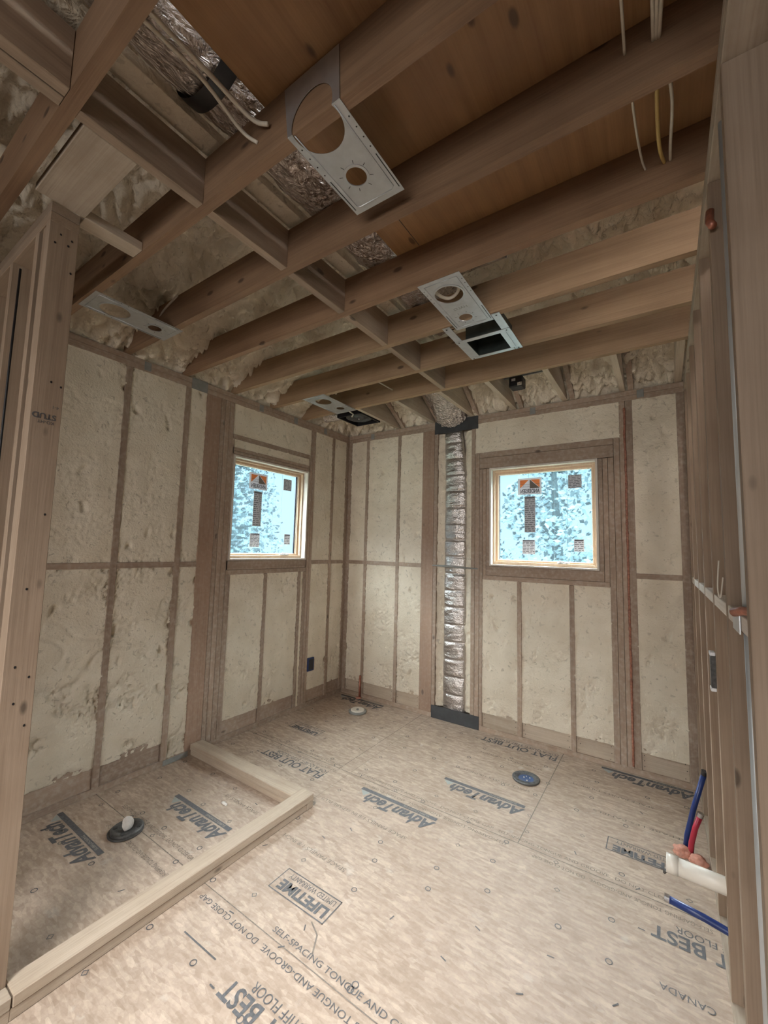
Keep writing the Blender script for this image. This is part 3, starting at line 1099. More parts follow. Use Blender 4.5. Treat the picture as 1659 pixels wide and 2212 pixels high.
tag(MB().tube([(0.815, -3.078, 2.60), (0.812, -3.079, 2.2), (0.806, -3.078, 1.4), (0.81, -3.078, 0.3)], 0.004, 8).build('black_cable', 'black_plastic', None, smooth=True), 'thin black cable down the open side of the left partition', 'cable')

# ------------------------------------------------------------------ ceiling: deck and sprayed roof slopes
cl = empty('ceiling', (1.5, -1.5, H), kind='structure')
box('plywood_deck', 1.86, 4.6, -6.5, -1.93, HJ + 0.001, HJ + 0.019, 'plywood', cl, 0.0)
for yy in (-2.33,):
    pass
mb = MB().box(1.985, 1.987, -2.34, -1.95, HJ - 0.0005, HJ + 0.001)
mb.build('deck_seam', 'ink', cl)
box('roof_cover', -0.3, 4.65, -6.55, 0.3, 4.1, 4.13, 'osb_sheathing', cl, 0.0)
SL, SB = 0.42, 0.60


def zl(x, y):
    p = Vector((x, y, 0))
    q = p + Vector((noise.noise(p * 6), noise.noise(p * 6 + Vector((4, 4, 4))), 0)) * 0.05
    lump = (0.125 + 0.03 * noise.noise(p * 2)) * billow(q * 11.0, 3) + 0.03 * noise.noise(p * 3)
    return H + 0.085 + SL * x - lump


def zb(x, y):
    p = Vector((x + 20, y, 0))
    q = p + Vector((noise.noise(p * 6), noise.noise(p * 6 + Vector((4, 4, 4))), 0)) * 0.05
    lump = (0.12 + 0.03 * noise.noise(p * 2)) * billow(q * 13.0, 3) + 0.02 * noise.noise(p * 3)
    return H + 0.08 - SB * y - lump


# left slope, dense where the lens sees it
def fnl(a, c):
    x = -0.16 + 2.41 * a
    y = -3.7 + 3.86 * c
    return (x, y, max(H - 0.012 if x > 0.03 else H + 0.001, zl(x, y)) if x > -0.02 else H + 0.005)


MB().grid(fnl, 210, 340).build('foam_slope_left', 'foam_ceiling', cl, smooth=True)


def fnb(a, c):
    x = -0.16 + 3.76 * a
    y = -2.05 + 2.21 * c
    return (x, y, max(H - 0.012 if y < -0.03 else H + 0.001, zb(x, y)) if y < 0.02 else H + 0.005)


MB().grid(fnb, 330, 200).build('foam_slope_back', 'foam_ceiling', cl, smooth=True)
MB().grid(lambda a, c: (-0.05 + 2.3 * a, -6.5 + 2.85 * c, H + 0.01 + SL * (2.3 * a)), 4, 4).build('foam_slope_rear', 'foam_ceiling', cl)
MB().grid(lambda a, c: (3.55 + 1.1 * a, -2.05 + 2.1 * c, H + 0.02 + SB * (2.05 - 2.1 * c)), 4, 4).build('foam_slope_side', 'foam_ceiling', cl)
# flat purlin board buried in the foam beside the duct
box('purlin', 1.515, 1.60, -6.0, -0.5, HJ + 0.03, HJ + 0.07, 'foam_ceiling', cl)
# hip rafters showing beside the jack joists
for x in (0.69, 1.09, 1.49, 1.89, 2.30, 2.705):
    f0 = lambda y: H - SB * y
    MB().prism([(x, -0.0, H + 0.001), (x, -0.62, H + 0.62 * SB - 0.02), (x, -0.62, H + 0.62 * SB + 0.06), (x, -0.0, H + 0.06)], (0.036, 0, 0)).build('rafter', 'wood_ext_y', cl)

# joists
JY = [('nearest the doorway, at the top left corner', -3.163), ('carrying the bent fixture plate', -2.738), ('meeting the far end of the two left fixture plates', -2.330),
      ('at the edge of the brown plywood deck', -1.927), ('between the small plate and the sheet metal duct boot', -1.514), ('against the far side of the sheet metal duct boot', -1.106), ('last before the short jack joists', -0.714)]
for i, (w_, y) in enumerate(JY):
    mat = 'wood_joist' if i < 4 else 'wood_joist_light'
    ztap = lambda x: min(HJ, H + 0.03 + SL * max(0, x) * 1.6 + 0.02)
    xs = 0.012
    pts = [(xs - 0.1, y - 0.019, H + 0.0005), (X1 + 0.3, y - 0.019, H + 0.0005), (X1 + 0.3, y - 0.019, HJ), (0.25, y - 0.019, HJ), (xs - 0.1, y - 0.019, H + 0.04)]
    tag(
        MB().prism(pts, (0, 0.038, 0)).build('ceiling_joist', mat), 'brown ceiling joist ' + w_, 'joist', 'long ceiling joists')
# a second ply sits against the nearest joist
# blocking row
BL = ['first from the top left corner', 'beside the bent fixture plate', 'below the plywood deck edge', 'beside the foil duct bend', 'beside the duct boot', 'touching the last long joist']
segs = [(-3.144, -2.757), (-2.719, -2.349), (-2.311, -1.946), (-1.908, -1.533), (-1.495, -1.125), (-1.087, -0.733)]
BL = ['between the two nearest joists', 'between the bent plate joist and the next', 'between the third and fourth joists', 'between the fourth and fifth joists', 'between the fifth and sixth joists', 'between the last two long joists']
for (a, c), w_ in zip(segs, BL):
    tag(box('blocking', 1.497, 1.535, a, c, H + 0.0005, HJ - 0.002, 'wood_block'), 'short blocking board across the row, ' + w_, 'blocking', 'blocking boards between the joists')
for x, w_ in ((1.497, 'wall side'), (1.540, 'duct side')):
    tag(box('blocking', x, x + 0.038, -4.2, -3.183, H + 0.0005, HJ - 0.002, 'wood_block'), 'dark doubled blocking board above the top left corner, ' + w_, 'blocking', 'doubled blocking above the doorway')
# jack joists to the back wall
for x, w_ in ((0.656, 'next to the bath fan'), (1.060, 'left of the foil in the ceiling corner'), (1.462, 'right of the foil in the ceiling corner'), (1.850, 'left of the black speaker box'),
              (2.262, 'right of the black speaker box'), (2.668, 'nearest the right stud wall')):
    pts = [(x - 0.019, -0.696, H + 0.0005), (x - 0.019, 0.0, H + 0.0005), (x - 0.019, -0.02, H + 0.03), (x - 0.019, -0.30, HJ - 0.002), (x - 0.019, -0.696, HJ - 0.002)]
    tag(MB().prism(pts, (0.038, 0, 0)).build('jack_joist', 'wood_pale_y'), 'short pale jack joist, ' + w_, 'joist', 'jack joists to the back wall')
tag(box('end_joist', 2.993, 3.035, -0.694, -0.001, H + 0.0005, HJ - 0.002, 'wood_pale_y'), 'short pale board lying against the right stud wall top', 'joist')
# top left nailers
tag(box('nailer_board', 1.081, 1.496, -3.120, -2.968, H + 0.0005, H + 0.03, 'wood_pale_x'), 'wide pale board from post top to the blocking row', 'board')
tag(box('nailer_block', 1.010, 1.088, -2.967, -2.758, H + 0.0005, H + 0.038, 'wood_pale_y'), 'small pale block bridging post top and joist', 'block')

# ------------------------------------------------------------------ shower curb
cb = empty('shower_curb', (0.6, -2.2, 0), label='pale low L-shaped lumber curb around the shower floor', cat='curb', kind='thing')
box('upper_board', 1.050, 1.139, -2.975, -1.605, 0.0385, 0.077, 'wood_pale_y', cb, 0.003)
box('lower_board', 1.062, 1.135, -2.979, -1.66, 0.001, 0.0375, 'wood_pale_y', cb, 0.002)
box('upper_board', 0.001, 1.0495, -1.705, -1.605, 0.0385, 0.077, 'wood_pale_x', cb, 0.003)
box('lower_board', 0.001, 1.0485, -1.698, -1.612, 0.001, 0.0375, 'wood_pale_x', cb, 0.002)
box('upper_board', 1.082, 1.139, -3.35, -2.9795, 0.0385, 0.077, 'wood_pale_y', cb, 0.003)
box('lower_board', 1.082, 1.135, -3.35, -2.9795, 0.001, 0.0375, 'wood_pale_y', cb, 0.002)
box('end_board', 1.090, 1.137, -1.658, -1.607, 0.001, 0.0375, 'wood_pale_x', cb, 0.002)


# ------------------------------------------------------------------ ducts
def crinkle_tube(cx, cz, r, y0, y1, name, mat, label, cat, amp=0.012, fr=9.0, seed=0):
    def fn(a, c):
        t = 2 * math.pi * a
        y = y0 + (y1 - y0) * c
        p = Vector((math.cos(t) * 1.2, y * fr * 0.5, math.sin(t) * 1.2 + seed))
        rr = r + amp * fbm(p * 2.2, 4)
        return (cx + rr * math.cos(t), y, cz + rr * math.sin(t))
    mb = MB().grid(fn, 72, int((y1 - y0) / 0.012))
    bmesh.ops.remove_doubles(mb.bm, verts=mb.bm.verts, dist=1e-5)
    return tag(mb.build(name, mat, None, smooth=True), label, cat)


crinkle_tube(1.745, 3.118, 0.158, -4.6, -1.15, 'foil_duct', 'foil', 'crinkled silver foil duct running above the ceiling joists', 'duct')
dk = bpy.data.objects['foil_duct']
MB().lathe([(0.172, -0.028), (0.174, 0.0), (0.172, 0.028)], (1.745, -2.88, 3.118), 48, 'y').build('black_strap', 'black_plastic', dk, smooth=True)
# branch duct toward the right, behind the plywood edge
def fnbr(a, c):
    t = 2 * math.pi * a
    x = 1.93 + 0.36 * c
    p = Vector((x * 4, math.cos(t) * 1.3, math.sin(t) * 1.3))
    rr = 0.12 + 0.015 * fbm(p * 2.2, 4)
    return (x, -1.68 + rr * math.cos(t), 3.09 + rr * math.sin(t))
tag(MB().grid(fnbr, 48, 36).build('foil_duct_branch', 'foil', None, smooth=True), 'short foil duct branch by the deck edge above the small plate', 'duct')
# foil coming down in the jack bay
def fnj(a, c):
    t = math.pi * (0.02 + 0.96 * a)
    y = -0.66 + 0.64 * c
    p = Vector((math.cos(t) * 2, y * 9, math.sin(t) * 2 + 9))
    rr = 0.14 + 0.016 * fbm(p * 2.4, 4)
    zc = 3.06 - 0.26 * c * c
    return (1.26 + rr * 1.1 * math.cos(t), y, zc - rr * math.sin(t) * 0.75)
tag(MB().grid(fnj, 60, 60).build('foil_elbow', 'foil', None, smooth=True), 'crumpled foil duct elbow in the ceiling above the wall duct', 'duct')

# vertical duct in the back wall
wd = empty('wall_duct', (1.28, 0.03, 0.0), label='vertical bubble foil duct filling the bay of the back wall', cat='duct')
def fnw(a, c):
    t = a
    z = 0.10 + 2.57 * c
    crease = (z / 0.155) % 1.0
    cr = 0.006 * math.exp(-((crease - 0.5) / 0.08) ** 2)
    taper = 0.0 + (0.022 * max(0, (z - 2.2) / 0.45))
    x = 1.172 - taper * 0.6 + (1.392 - 1.172 - taper * 1.6) * t
    bulge = math.sin(math.pi * t) ** 0.32
    p = Vector((x * 5, 2, z * 9))
    d = 0.062 - 0.052 * bulge + cr * (0.5 + bulge) + 0.007 * fbm(p * 1.6, 4)
    return (x, d, z)
MB().grid(fnw, 40, 420).build('duct_body', 'bubble_foil', wd, smooth=True)
box('seal_strip', 1.078, 1.536, -0.006, -0.0012, 0.001, 0.112, 'dark_gasket', wd, 0.0, label='dark grey band at the foot of the duct')
box('seal_strip', 1.076, 1.517, -0.006, -0.0012, 2.652, 2.773, 'dark_gasket', wd, 0.0, label='dark grey band at the head of the duct')
MB().tube([(1.068, -0.004, 1.385), (1.20, -0.006, 1.383), (1.36, -0.006, 1.377), (1.52, -0.003, 1.374)], [0.006, 0.011, 0.009, 0.005], 8).build('hanger_strap', 'galvanized_dull', wd)

tag(box('metal_patch', 0.0, 0.002, -1.876, -1.748, 2.694, 2.778, 'galvanized_dull', None, 0.0), 'grey green metal patch nailed over the left wall top plate', 'plate')
tag(box('floor_patch_strip', 0.0015, 0.004, -1.90, -1.72, 0.001, 0.036, 'galvanized_dull', None, 0.0), 'dull metal strip on bottom plate beside the curb', 'plate')


# ------------------------------------------------------------------ fixture mounting plates
def disk_hole_plate(x0, x1, y0, y1, holes, z0, z1, skip=None):
    """Flat plate with round holes, as a fine grid whose cells inside the holes are gone, rims smoothed."""
    n = 64
    bm = bmesh.new()
    mb = MB()
    mb.bm = bm
    # build by boolean-free triangulation: outer rect with hole loops
    loops = [[(x0, y0), (x1, y0), (x1, y1), (x0, y1)]]
    for (cx, cy, r) in holes:
        loops.append([(cx + r * math.cos(2 * math.pi * k / 40), cy + r * math.sin(2 * math.pi * k / 40)) for k in range(40)])
    edges = []
    for lp in loops:
        vs = [bm.verts.new((x, y, z0)) for x, y in lp]
        edges += [bm.edges.new((vs[k], vs[(k + 1) % len(vs)])) for k in range(len(vs))]
    r = bmesh.ops.triangle_fill(bm, use_beauty=True, use_dissolve=False, edges=edges)
    faces = [g for g in r['geom'] if isinstance(g, bmesh.types.BMFace)]
    ex = bmesh.ops.extrude_face_region(bm, geom=faces)
    for g in ex['geom']:
        if isinstance(g, bmesh.types.BMVert):
            g.co.z = z1
    return mb


def ring_mesh(cx, cy, r0, r1, z):
    return MB().lathe([(r0, 0), (r1, 0), (r1, -0.0018), (r0, -0.0025), (r0, 0)], (cx, cy, z), 36)


def mount_plate(x0, x1, y0, y1, label, big, small, bent=0.0, loc=None):
    root = empty('mounting_plate', ((x0 + x1) / 2, (y0 + y1) / 2, H - 0.003), label=label, cat='mounting plate', group='metal fixture mounting plates')
    zt, zb_ = H - 0.0004, H - 0.0020
    disk_hole_plate(x0, x1, y0, y1, [big, small] if not bent else [small], zb_, zt).build('plate', 'galvanized', root) if not bent else None
    holes = [small]
    if bent:
        # flat part from the bend to the far end, with half of the large hole
        cx, cy, r = big
        bm = bmesh.new()
        mb = MB(); mb.bm = bm
        yb = y0
        lim = math.sqrt(max(0, r * r - (yb - cy) ** 2))
        a0 = math.atan2(yb - cy, lim)
        arc = [(cx + r * math.cos(a0 + (math.pi - 2 * a0) * k / 30), cy + r * math.sin(a0 + (math.pi - 2 * a0) * k / 30)) for k in range(31)]
        outer = [(x0, y0), (cx - lim, y0)] + arc[::-1][1:-1] + [(cx + lim, y0), (x1, y0), (x1, y1), (x0, y1)]
        edges = []
        for lp in (outer, [(small[0] + small[2] * math.cos(2 * math.pi * k / 40), small[1] + small[2] * math.sin(2 * math.pi * k / 40)) for k in range(40)]):
            vs = [bm.verts.new((x, y, zb_)) for x, y in lp]
            edges += [bm.edges.new((vs[k], vs[(k + 1) % len(vs)])) for k in range(len(vs))]
        r_ = bmesh.ops.triangle_fill(bm, use_beauty=True, use_dissolve=False, edges=edges)
        ex = bmesh.ops.extrude_face_region(bm, geom=[g for g in r_['geom'] if isinstance(g, bmesh.types.BMFace)])
        for g in ex['geom']:
            if isinstance(g, bmesh.types.BMVert): g.co.z = zt
        mb.build('plate', 'galvanized', root)
        # part folded up against the joist side
        bm = bmesh.new()
        mb = MB(); mb.bm = bm
        hr = r * 1.0
        zc = H + 0.02
        lim2 = math.sqrt(hr * hr - 0.02 ** 2)
        arc = [(cx + hr * math.cos(t), zc + hr * math.sin(t)) for t in [math.asin(-0.02 / hr) + (math.pi - 2 * math.asin(-0.02 / hr)) * k / 30 for k in range(31)]]
        ztop = H + bent
        xl, xr = x0 - 0.025, x1 - 0.01
        outer = [(x0, H - 0.002), (cx - lim2, H - 0.002)] + arc[::-1][1:-1] + [(cx + lim2, H - 0.002), (x1, H - 0.002), (xr, ztop), (xl, ztop)]
        vs = [bm.verts.new((x, y0 - 0.0005, z)) for x, z in outer]
        edges = [bm.edges.new((vs[k], vs[(k + 1) % len(vs)])) for k in range(len(vs))]
        r_ = bmesh.ops.triangle_fill(bm, use_beauty=True, use_dissolve=False, edges=edges)
        ex = bmesh.ops.extrude_face_region(bm, geom=[g for g in r_['geom'] if isinstance(g, bmesh.types.BMFace)])
        for g in ex['geom']:
            if isinstance(g, bmesh.types.BMVert): g.co.y -= 0.0016
        mb.build('bent_flange', 'galvanized', root)
    # raised border bead and side flanges
    z = zb_ - 0.0005
    i = 0.024
    ya = y0 + (i if not bent else 0.005)
    path = [(x0 + i, ya, z), (x0 + i, y1 - i - 0.01, z), (x0 + i + 0.01, y1 - i, z), (x1 - i - 0.01, y1 - i, z), (x1 - i, y1 - i - 0.01, z), (x1 - i, ya, z)]
    if not bent: path.append((x0 + i, ya, z))
    MB().tube(path, 0.0022, 8).build('pressed_bead', 'galvanized', root, smooth=True)
    ring_mesh(small[0], small[1], small[2] * 0.98, small[2] * 1.22, zb_ - 0.0002).build('hole_rim', 'galvanized', root)
    if not bent:
        ring_mesh(big[0], big[1], big[2] * 0.98, big[2] * 1.1, zb_ - 0.0002).build('hole_rim', 'galvanized', root)
    mb = MB()
    for xx in (x0 + 0.008, x1 - 0.010):
        mb.box(xx, xx + 0.0035, y1 - 0.16, y1 - 0.02, zb_ - 0.0004, zb_ + 0.0002)
        for k in range(4):
            yk = y0 + 0.05 + k * 0.035
            mb.lathe([(0.0001, 0), (0.0028, 0)], (xx + 0.002, yk, zb_ - 0.0004), 8)
    mb.build('groove', 'black_plastic', root)
    # embossed star around the small hole
    mb = MB()
    for k in range(4):
        a = math.pi / 4 + k * math.pi / 2
        for s in (-0.35, 0.35):
            c_ = Vector((small[0] + small[2] * 1.45 * math.cos(a + s), small[1] + small[2] * 1.45 * math.sin(a + s), zb_ - 0.0004))
            d = Vector((math.cos(a + s), math.sin(a + s), 0)) * 0.006
            n_ = Vector((-d.y, d.x, 0)) * 0.18
            mb.flat([c_ - d - n_, c_ + d - n_, c_ + d + n_, c_ - d + n_])
    mb.build('marking', 'black_plastic', root)
    return root


mount_plate(1.985, 2.192, -2.759, -2.415, 'bent galvanized mounting plate folded up around a joist, largest of the plates', (2.083, -2.735, 0.082), (2.083, -2.545, 0.036), bent=0.175)
mount_plate(1.965, 2.178, -1.925, -1.470, 'bright mounting plate beside the sheet metal duct boot', (2.068, -1.795, 0.070), (2.060, -1.570, 0.036))
mount_plate(0.385, 0.600, -2.745, -2.295, 'mounting plate over the shower area near the left wall', (0.488, -2.61, 0.072), (0.490, -2.402, 0.036))
mount_plate(0.400, 0.640, -1.130, -0.688, 'small looking mounting plate next to the black bath fan', (0.52, -1.00, 0.070), (0.54, -0.80, 0.036))
p2 = bpy.data.objects['mounting_plate.001']
text_mesh('HALO', 0.028, (2.108, -1.655, H - 0.0027), (-1, 0, 0), (0, -1, 0), 'pressed_word', 'galvanized_dull', p2)

# ------------------------------------------------------------------ sheet metal duct boot
bt = empty('duct_boot', (2.05, -1.31, H), label='open sheet metal register boot hung between two joists on metal rails', cat='duct boot')
bx0, bx1, by0, by1 = 1.955, 2.170, -1.325, -1.125
mb = MB()
t = 0.0015
for (a, c, d, e) in ((bx0, bx0 + t, by0, by1), (bx1 - t, bx1, by0, by1), (bx0, bx1, by0, by0 + t), (bx0, bx1, by1 - t, by1)):
    mb.box(a, c, d, e, H - 0.002, H + 0.13)
mb.box(bx0, bx1, by0, by1, H + 0.13, H + 0.132)
mb.build('boot_box', 'boot_steel', bt)
for a in (bx0 - 0.055, bx1 + 0.012):
    MB().box(a, a + 0.043, -1.525, -1.090, H - 0.004, H - 0.0005).build('hanger_rail', 'galvanized', bt)
mb = MB()
mb.box(bx0 - 0.055, bx1 + 0.055, by0 - 0.030, by0, H - 0.007, H - 0.0042)
mb.box(bx0 - 0.020, bx1 + 0.010, by1, by1 + 0.030, H - 0.007, H - 0.0042)
mb.box(bx0 - 0.012, bx0 + 0.006, by0, by1, H - 0.0065, H - 0.002)
mb.box(bx1 - 0.006, bx1 + 0.025, by0, by1, H - 0.0065, H - 0.002)
mb.build('frame_flange', 'galvanized', bt)
mb = MB()
for x in (bx0 - 0.035, bx1 + 0.035):
    for y in (-1.51, -1.34, -1.105):
        mb.lathe([(0.0001, -0.002), (0.004, -0.002), (0.0045, 0)], (x, y, H - 0.0065), 10)
mb.build('screw', 'black_plastic', bt)

# ------------------------------------------------------------------ bath fan
bf = empty('bath_fan', (0.47, -0.44, H), label='black square bath fan housing in the far ceiling corner', cat='fan')
mb = MB()
fx0, fx1, fy0, fy1 = 0.345, 0.625, -0.615, -0.300
for (a, c, d, e) in ((fx0, fx0 + 0.012, fy0, fy1), (fx1 - 0.012, fx1, fy0, fy1), (fx0, fx1, fy0, fy0 + 0.012), (fx0, fx1, fy1 - 0.012, fy1)):
    mb.box(a, c, d, e, H - 0.008, H + 0.08)
mb.box(fx0, fx1, fy0, fy1, H + 0.08, H + 0.084)
mb.build('housing', 'black_plastic', bf)
MB().lathe([(0.13, 0.05), (0.125, 0.012), (0.10, 0.008), (0.098, 0.03), (0.06, 0.028), (0.055, 0.01), (0.0005, 0.008)], (0.485, -0.457, H), 40).build('impeller', 'iron_flange', bf, smooth=True)
MB().lathe([(0.0005, -0.002), (0.006, -0.002), (0.006, 0.012)], (0.485, -0.457, H), 12).build('hub_nut', 'chrome', bf, smooth=True)
def fnf(a, c):
    t = 2 * math.pi * a
    k = c
    rr = 0.055 + 0.005 * math.sin(c * 90)
    return (0.34 - 0.24 * k, -0.50 + rr * math.cos(t), H + 0.075 + rr * math.sin(t))
tag(MB().grid(fnf, 24, 90).build('flexible_hose', 'foil', None, smooth=True), 'ribbed silver exhaust hose beside the black bath fan', 'hose')
# clip and wires
tag(MB().tube([(0.56, -0.70, H - 0.004), (0.545, -0.62, H - 0.006), (0.50, -0.585, H - 0.012)], 0.006, 8).build('cable_stub', 'cable_white'), 'short white cable end by the bath fan edge', 'cable')

# black ceiling speaker box in the jack bay
sp = empty('speaker_box', (1.975, -0.35, 2.86), label='small black junction box on a bar between two jack joists', cat='junction box')
MB().box(1.922, 2.028, -0.40, -0.30, 2.815, 2.90, 0.008).build('box_body', 'black_plastic', sp)
box('box_label', 1.945, 1.975, -0.4015, -0.4005, 2.862, 2.882, 'sticker_white', sp, 0.0)
MB().box(1.871, 2.242, -0.362, -0.35, 2.905, 2.917).build('hanger_bar', 'galvanized_dull', sp)
MB().box(1.99, 2.026, -0.405, -0.401, 2.818, 2.845, 0.002).build('foil_scrap', 'foil', sp)

# electrical box on the left wall
eb = empty('outlet_box', (0.0, -0.485, 0.32), label='dark blue plastic outlet box on the left wall below window', cat='outlet box')
mb = MB()
mb.box(-0.03, 0.010, -0.530, -0.443, 0.325, 0.45, 0.003)
mb.build('box_body', 'box_blue', eb)
box('box_hollow_shade', 0.0102, 0.0108, -0.518, -0.455, 0.337, 0.438, 'black_plastic', eb, 0.0)  # flat dark sheet paints the shade inside the open box


# ------------------------------------------------------------------ floor drains
def flange(name, c, R, label, kind):
    root = empty(name, (c[0], c[1], 0), label=label, cat='drain')
    if kind == 'white':
        MB().lathe([(0.082, 0.001), (0.084, 0.014), (0.076, 0.020), (0.066, 0.018), (0.066, 0.001)], (c[0], c[1], 0), 44).build('metal_ring', 'galvanized_dull', root, smooth=True)
        MB().lathe([(0.064, 0.002), (0.064, 0.024), (0.056, 0.028), (0.046, 0.022), (0.0005, 0.020)], (c[0], c[1], 0), 44).build('white_cap', 'pvc_white', root, smooth=True)
        MB().lathe([(0.012, 0.019), (0.012, 0.030), (0.0005, 0.030)], (c[0], c[1], 0), 6).build('cap_nut', 'galvanized_dull', root)
    if kind == 'closet':
        MB().lathe([(0.088, 0.001), (0.090, 0.009), (0.084, 0.012), (0.060, 0.012), (0.056, 0.006), (0.050, 0.003)], (c[0], c[1], 0), 48).build('flange_ring', 'iron_flange', root, smooth=True)
        MB().lathe([(0.055, 0.004), (0.05, 0.0025), (0.0005, 0.0022)], (c[0], c[1], 0), 40).build('blue_plug', 'drain_blue', root, smooth=True)
        mb = MB()
        for dx, dy, r_ in ((0.012, -0.022, 0.006), (-0.016, 0.008, 0.005), (0.02, 0.02, 0.004), (-0.005, 0.028, 0.0035)):
            mb.lathe([(0.0004, 0.008), (r_, 0.006), (r_, 0.002)], (c[0] + dx, c[1] + dy, 0), 10)
        mb.build('debris_drops', 'pvc_white', root, smooth=True)
        mb = MB()
        for k in range(12):
            a = 2 * math.pi * k / 12
            mb.lathe([(0.0004, 0.0135), (0.005, 0.0128), (0.005, 0.011)], (c[0] + 0.073 * math.cos(a), c[1] + 0.073 * math.sin(a), 0), 8)
        mb.build('bolt', 'black_plastic', root)
    if kind == 'shower':
        MB().lathe([(0.084, 0.001), (0.085, 0.008), (0.078, 0.010)], (c[0], c[1], 0), 48).build('base_ring', 'iron_flange', root, smooth=True)
        MB().lathe([(0.078, 0.004), (0.078, 0.019), (0.072, 0.023), (0.044, 0.021), (0.040, 0.014), (0.0005, 0.012)], (c[0] + 0.004, c[1] + 0.004, 0), 48).build('clamp_ring', 'iron_flange', root, smooth=True)
        mb = MB()
        for k in range(4):
            a = math.pi / 4 + k * math.pi / 2
            mb.lathe([(0.0004, 0.0242), (0.012, 0.0242), (0.012, 0.022)], (c[0] + 0.004 + 0.058 * math.cos(a), c[1] + 0.004 + 0.058 * math.sin(a), 0), 12)
        mb.build('bolt', 'black_plastic', root)
        bm = bmesh.new()
        bmesh.ops.create_icosphere(bm, subdivisions=3, radius=0.024)
        for v in bm.verts:
            v.co *= 1 + 0.5 * noise.noise(v.co * 45)
            v.co.z = v.co.z * 1.3 + 0.042
            v.co += Vector((c[0] + 0.006, c[1] + 0.004, 0))
        mb = MB(); mb.bm = bm
        mb.build('paper_plug', 'paper_white', root, label='crumpled white paper plug')
    return root


flange('floor_drain', (0.475, -0.325), 0.08, 'round floor drain with white cap in the far corner', 'white')
flange('floor_drain', (2.078, -0.530), 0.09, 'round black toilet flange with dark blue plug', 'closet')
flange('floor_drain', (0.490, -2.350), 0.085, 'black shower drain stuffed with crumpled white paper inside the curb', 'shower')

# corner stub-up pipe near the first drain
tag(MB().tube([(0.262, -0.02, 0.0), (0.262, -0.02, 0.22)], 0.011, 12).build('stub_pipe', 'copper', None, smooth=True), 'thin copper stub pipe rising in the far left corner', 'pipe')
bm = bmesh.new(); bmesh.ops.create_icosphere(bm, subdivisions=3, radius=0.03)
for v in bm.verts:
    v.co *= 1 + 0.3 * noise.noise(v.co * 40); v.co.z = abs(v.co.z) * 0.4; v.co += Vector((0.262, -0.035, 0.001))
mb = MB(); mb.bm = bm
tag(mb.build('sealant_blob', 'pink_putty', None, smooth=True), 'pink sealant blob around the thin copper pipe foot', 'sealant')

# ------------------------------------------------------------------ supply pipes by the right wall
def blob(c, r, sc, seed, name, mat, parent=None, **kw):
    bm = bmesh.new()
    bmesh.ops.create_icosphere(bm, subdivisions=4, radius=1)
    for v in bm.verts:
        k = 1 + 0.25 * fbm(v.co * 1.7 + Vector((seed, 0, 0)), 3)
        v.co = Vector((v.co.x * r * sc[0] * k, v.co.y * r * sc[1] * k, max(v.co.z, -0.2) * r * sc[2] * k + 0.2 * r * sc[2])) + Vector(c)
    mb = MB(); mb.bm = bm
    return mb.build(name, mat, parent, smooth=True, **kw)


pb = tag(MB().tube([(2.945, -0.725, 0.0), (2.955, -0.722, 0.08), (2.985, -0.728, 0.22), (3.036, -0.74, 0.42)], 0.0125, 14).build('blue_pipe', 'pex_blue', None, smooth=True), 'tall blue water pipe standing up beside the red one', 'pipe')
MB().tube([(3.034, -0.7395, 0.410), (3.040, -0.741, 0.432)], [0.0135, 0.016], 14).build('pipe_end', 'black_plastic', pb)
pr = tag(MB().tube([(2.965, -0.755, 0.0), (2.972, -0.757, 0.07), (2.990, -0.757, 0.15), (3.012, -0.755, 0.212)], 0.0125, 14).build('red_pipe', 'pex_red', None, smooth=True), 'short bent red water pipe beside the taller blue pipe', 'pipe')
MB().tube([(3.010, -0.7555, 0.206), (3.016, -0.755, 0.226)], [0.014, 0.015], 14).build('pipe_end', 'chrome', pr)
tag(blob((2.93, -0.76, 0.001), 0.042, (1, 0.8, 0.8), 3, 'sealant_mound', 'pink_putty'), 'pink foam sealant lump at left foot of the supply pipes', 'sealant')
tag(blob((2.995, -0.79, 0.001), 0.04, (1, 0.8, 0.75), 8, 'sealant_mound', 'pink_putty'), 'pink foam sealant lump at the red pipe foot, wall side', 'sealant')

yp = -1.545
pv = empty('drain_pipe', (3.0, yp, 0.38), label='white plastic drain stub sticking out of the right stud wall', cat='pipe')
MB().tube([(2.905, yp, 0.384), (3.14, yp, 0.374)], 0.0285, 28).build('pipe_body', 'pvc_white', pv, smooth=True)
MB().tube([(2.872, yp, 0.386), (2.908, yp, 0.3845)], 0.0315, 28).build('end_cap', 'pvc_white', pv, smooth=True)
MB().tube([(3.062, yp, 0.3775), (3.068, yp, 0.3775)], 0.0292, 28).build('joint_line', 'ink', pv)
MB().tube([(2.869, yp + 0.005, 0.352), (2.864, yp + 0.005, 0.340)], [0.008, 0.004], 8).build('drip', 'iron_flange', pv)
pc = tag(MB().tube([(2.868, -1.55, 0.262), (2.98, -1.552, 0.248), (3.05, -1.555, 0.236), (3.10, -1.57, 0.222), (3.12, -1.59, 0.19)], 0.0125, 16).build('blue_stub_pipe', 'pex_blue', None, smooth=True), 'blue water pipe sticking out below the white drain stub', 'pipe')
MB().tube([(2.862, -1.55, 0.263), (2.878, -1.55, 0.261)], 0.0138, 16).build('crimp_ring', 'chrome', pc)

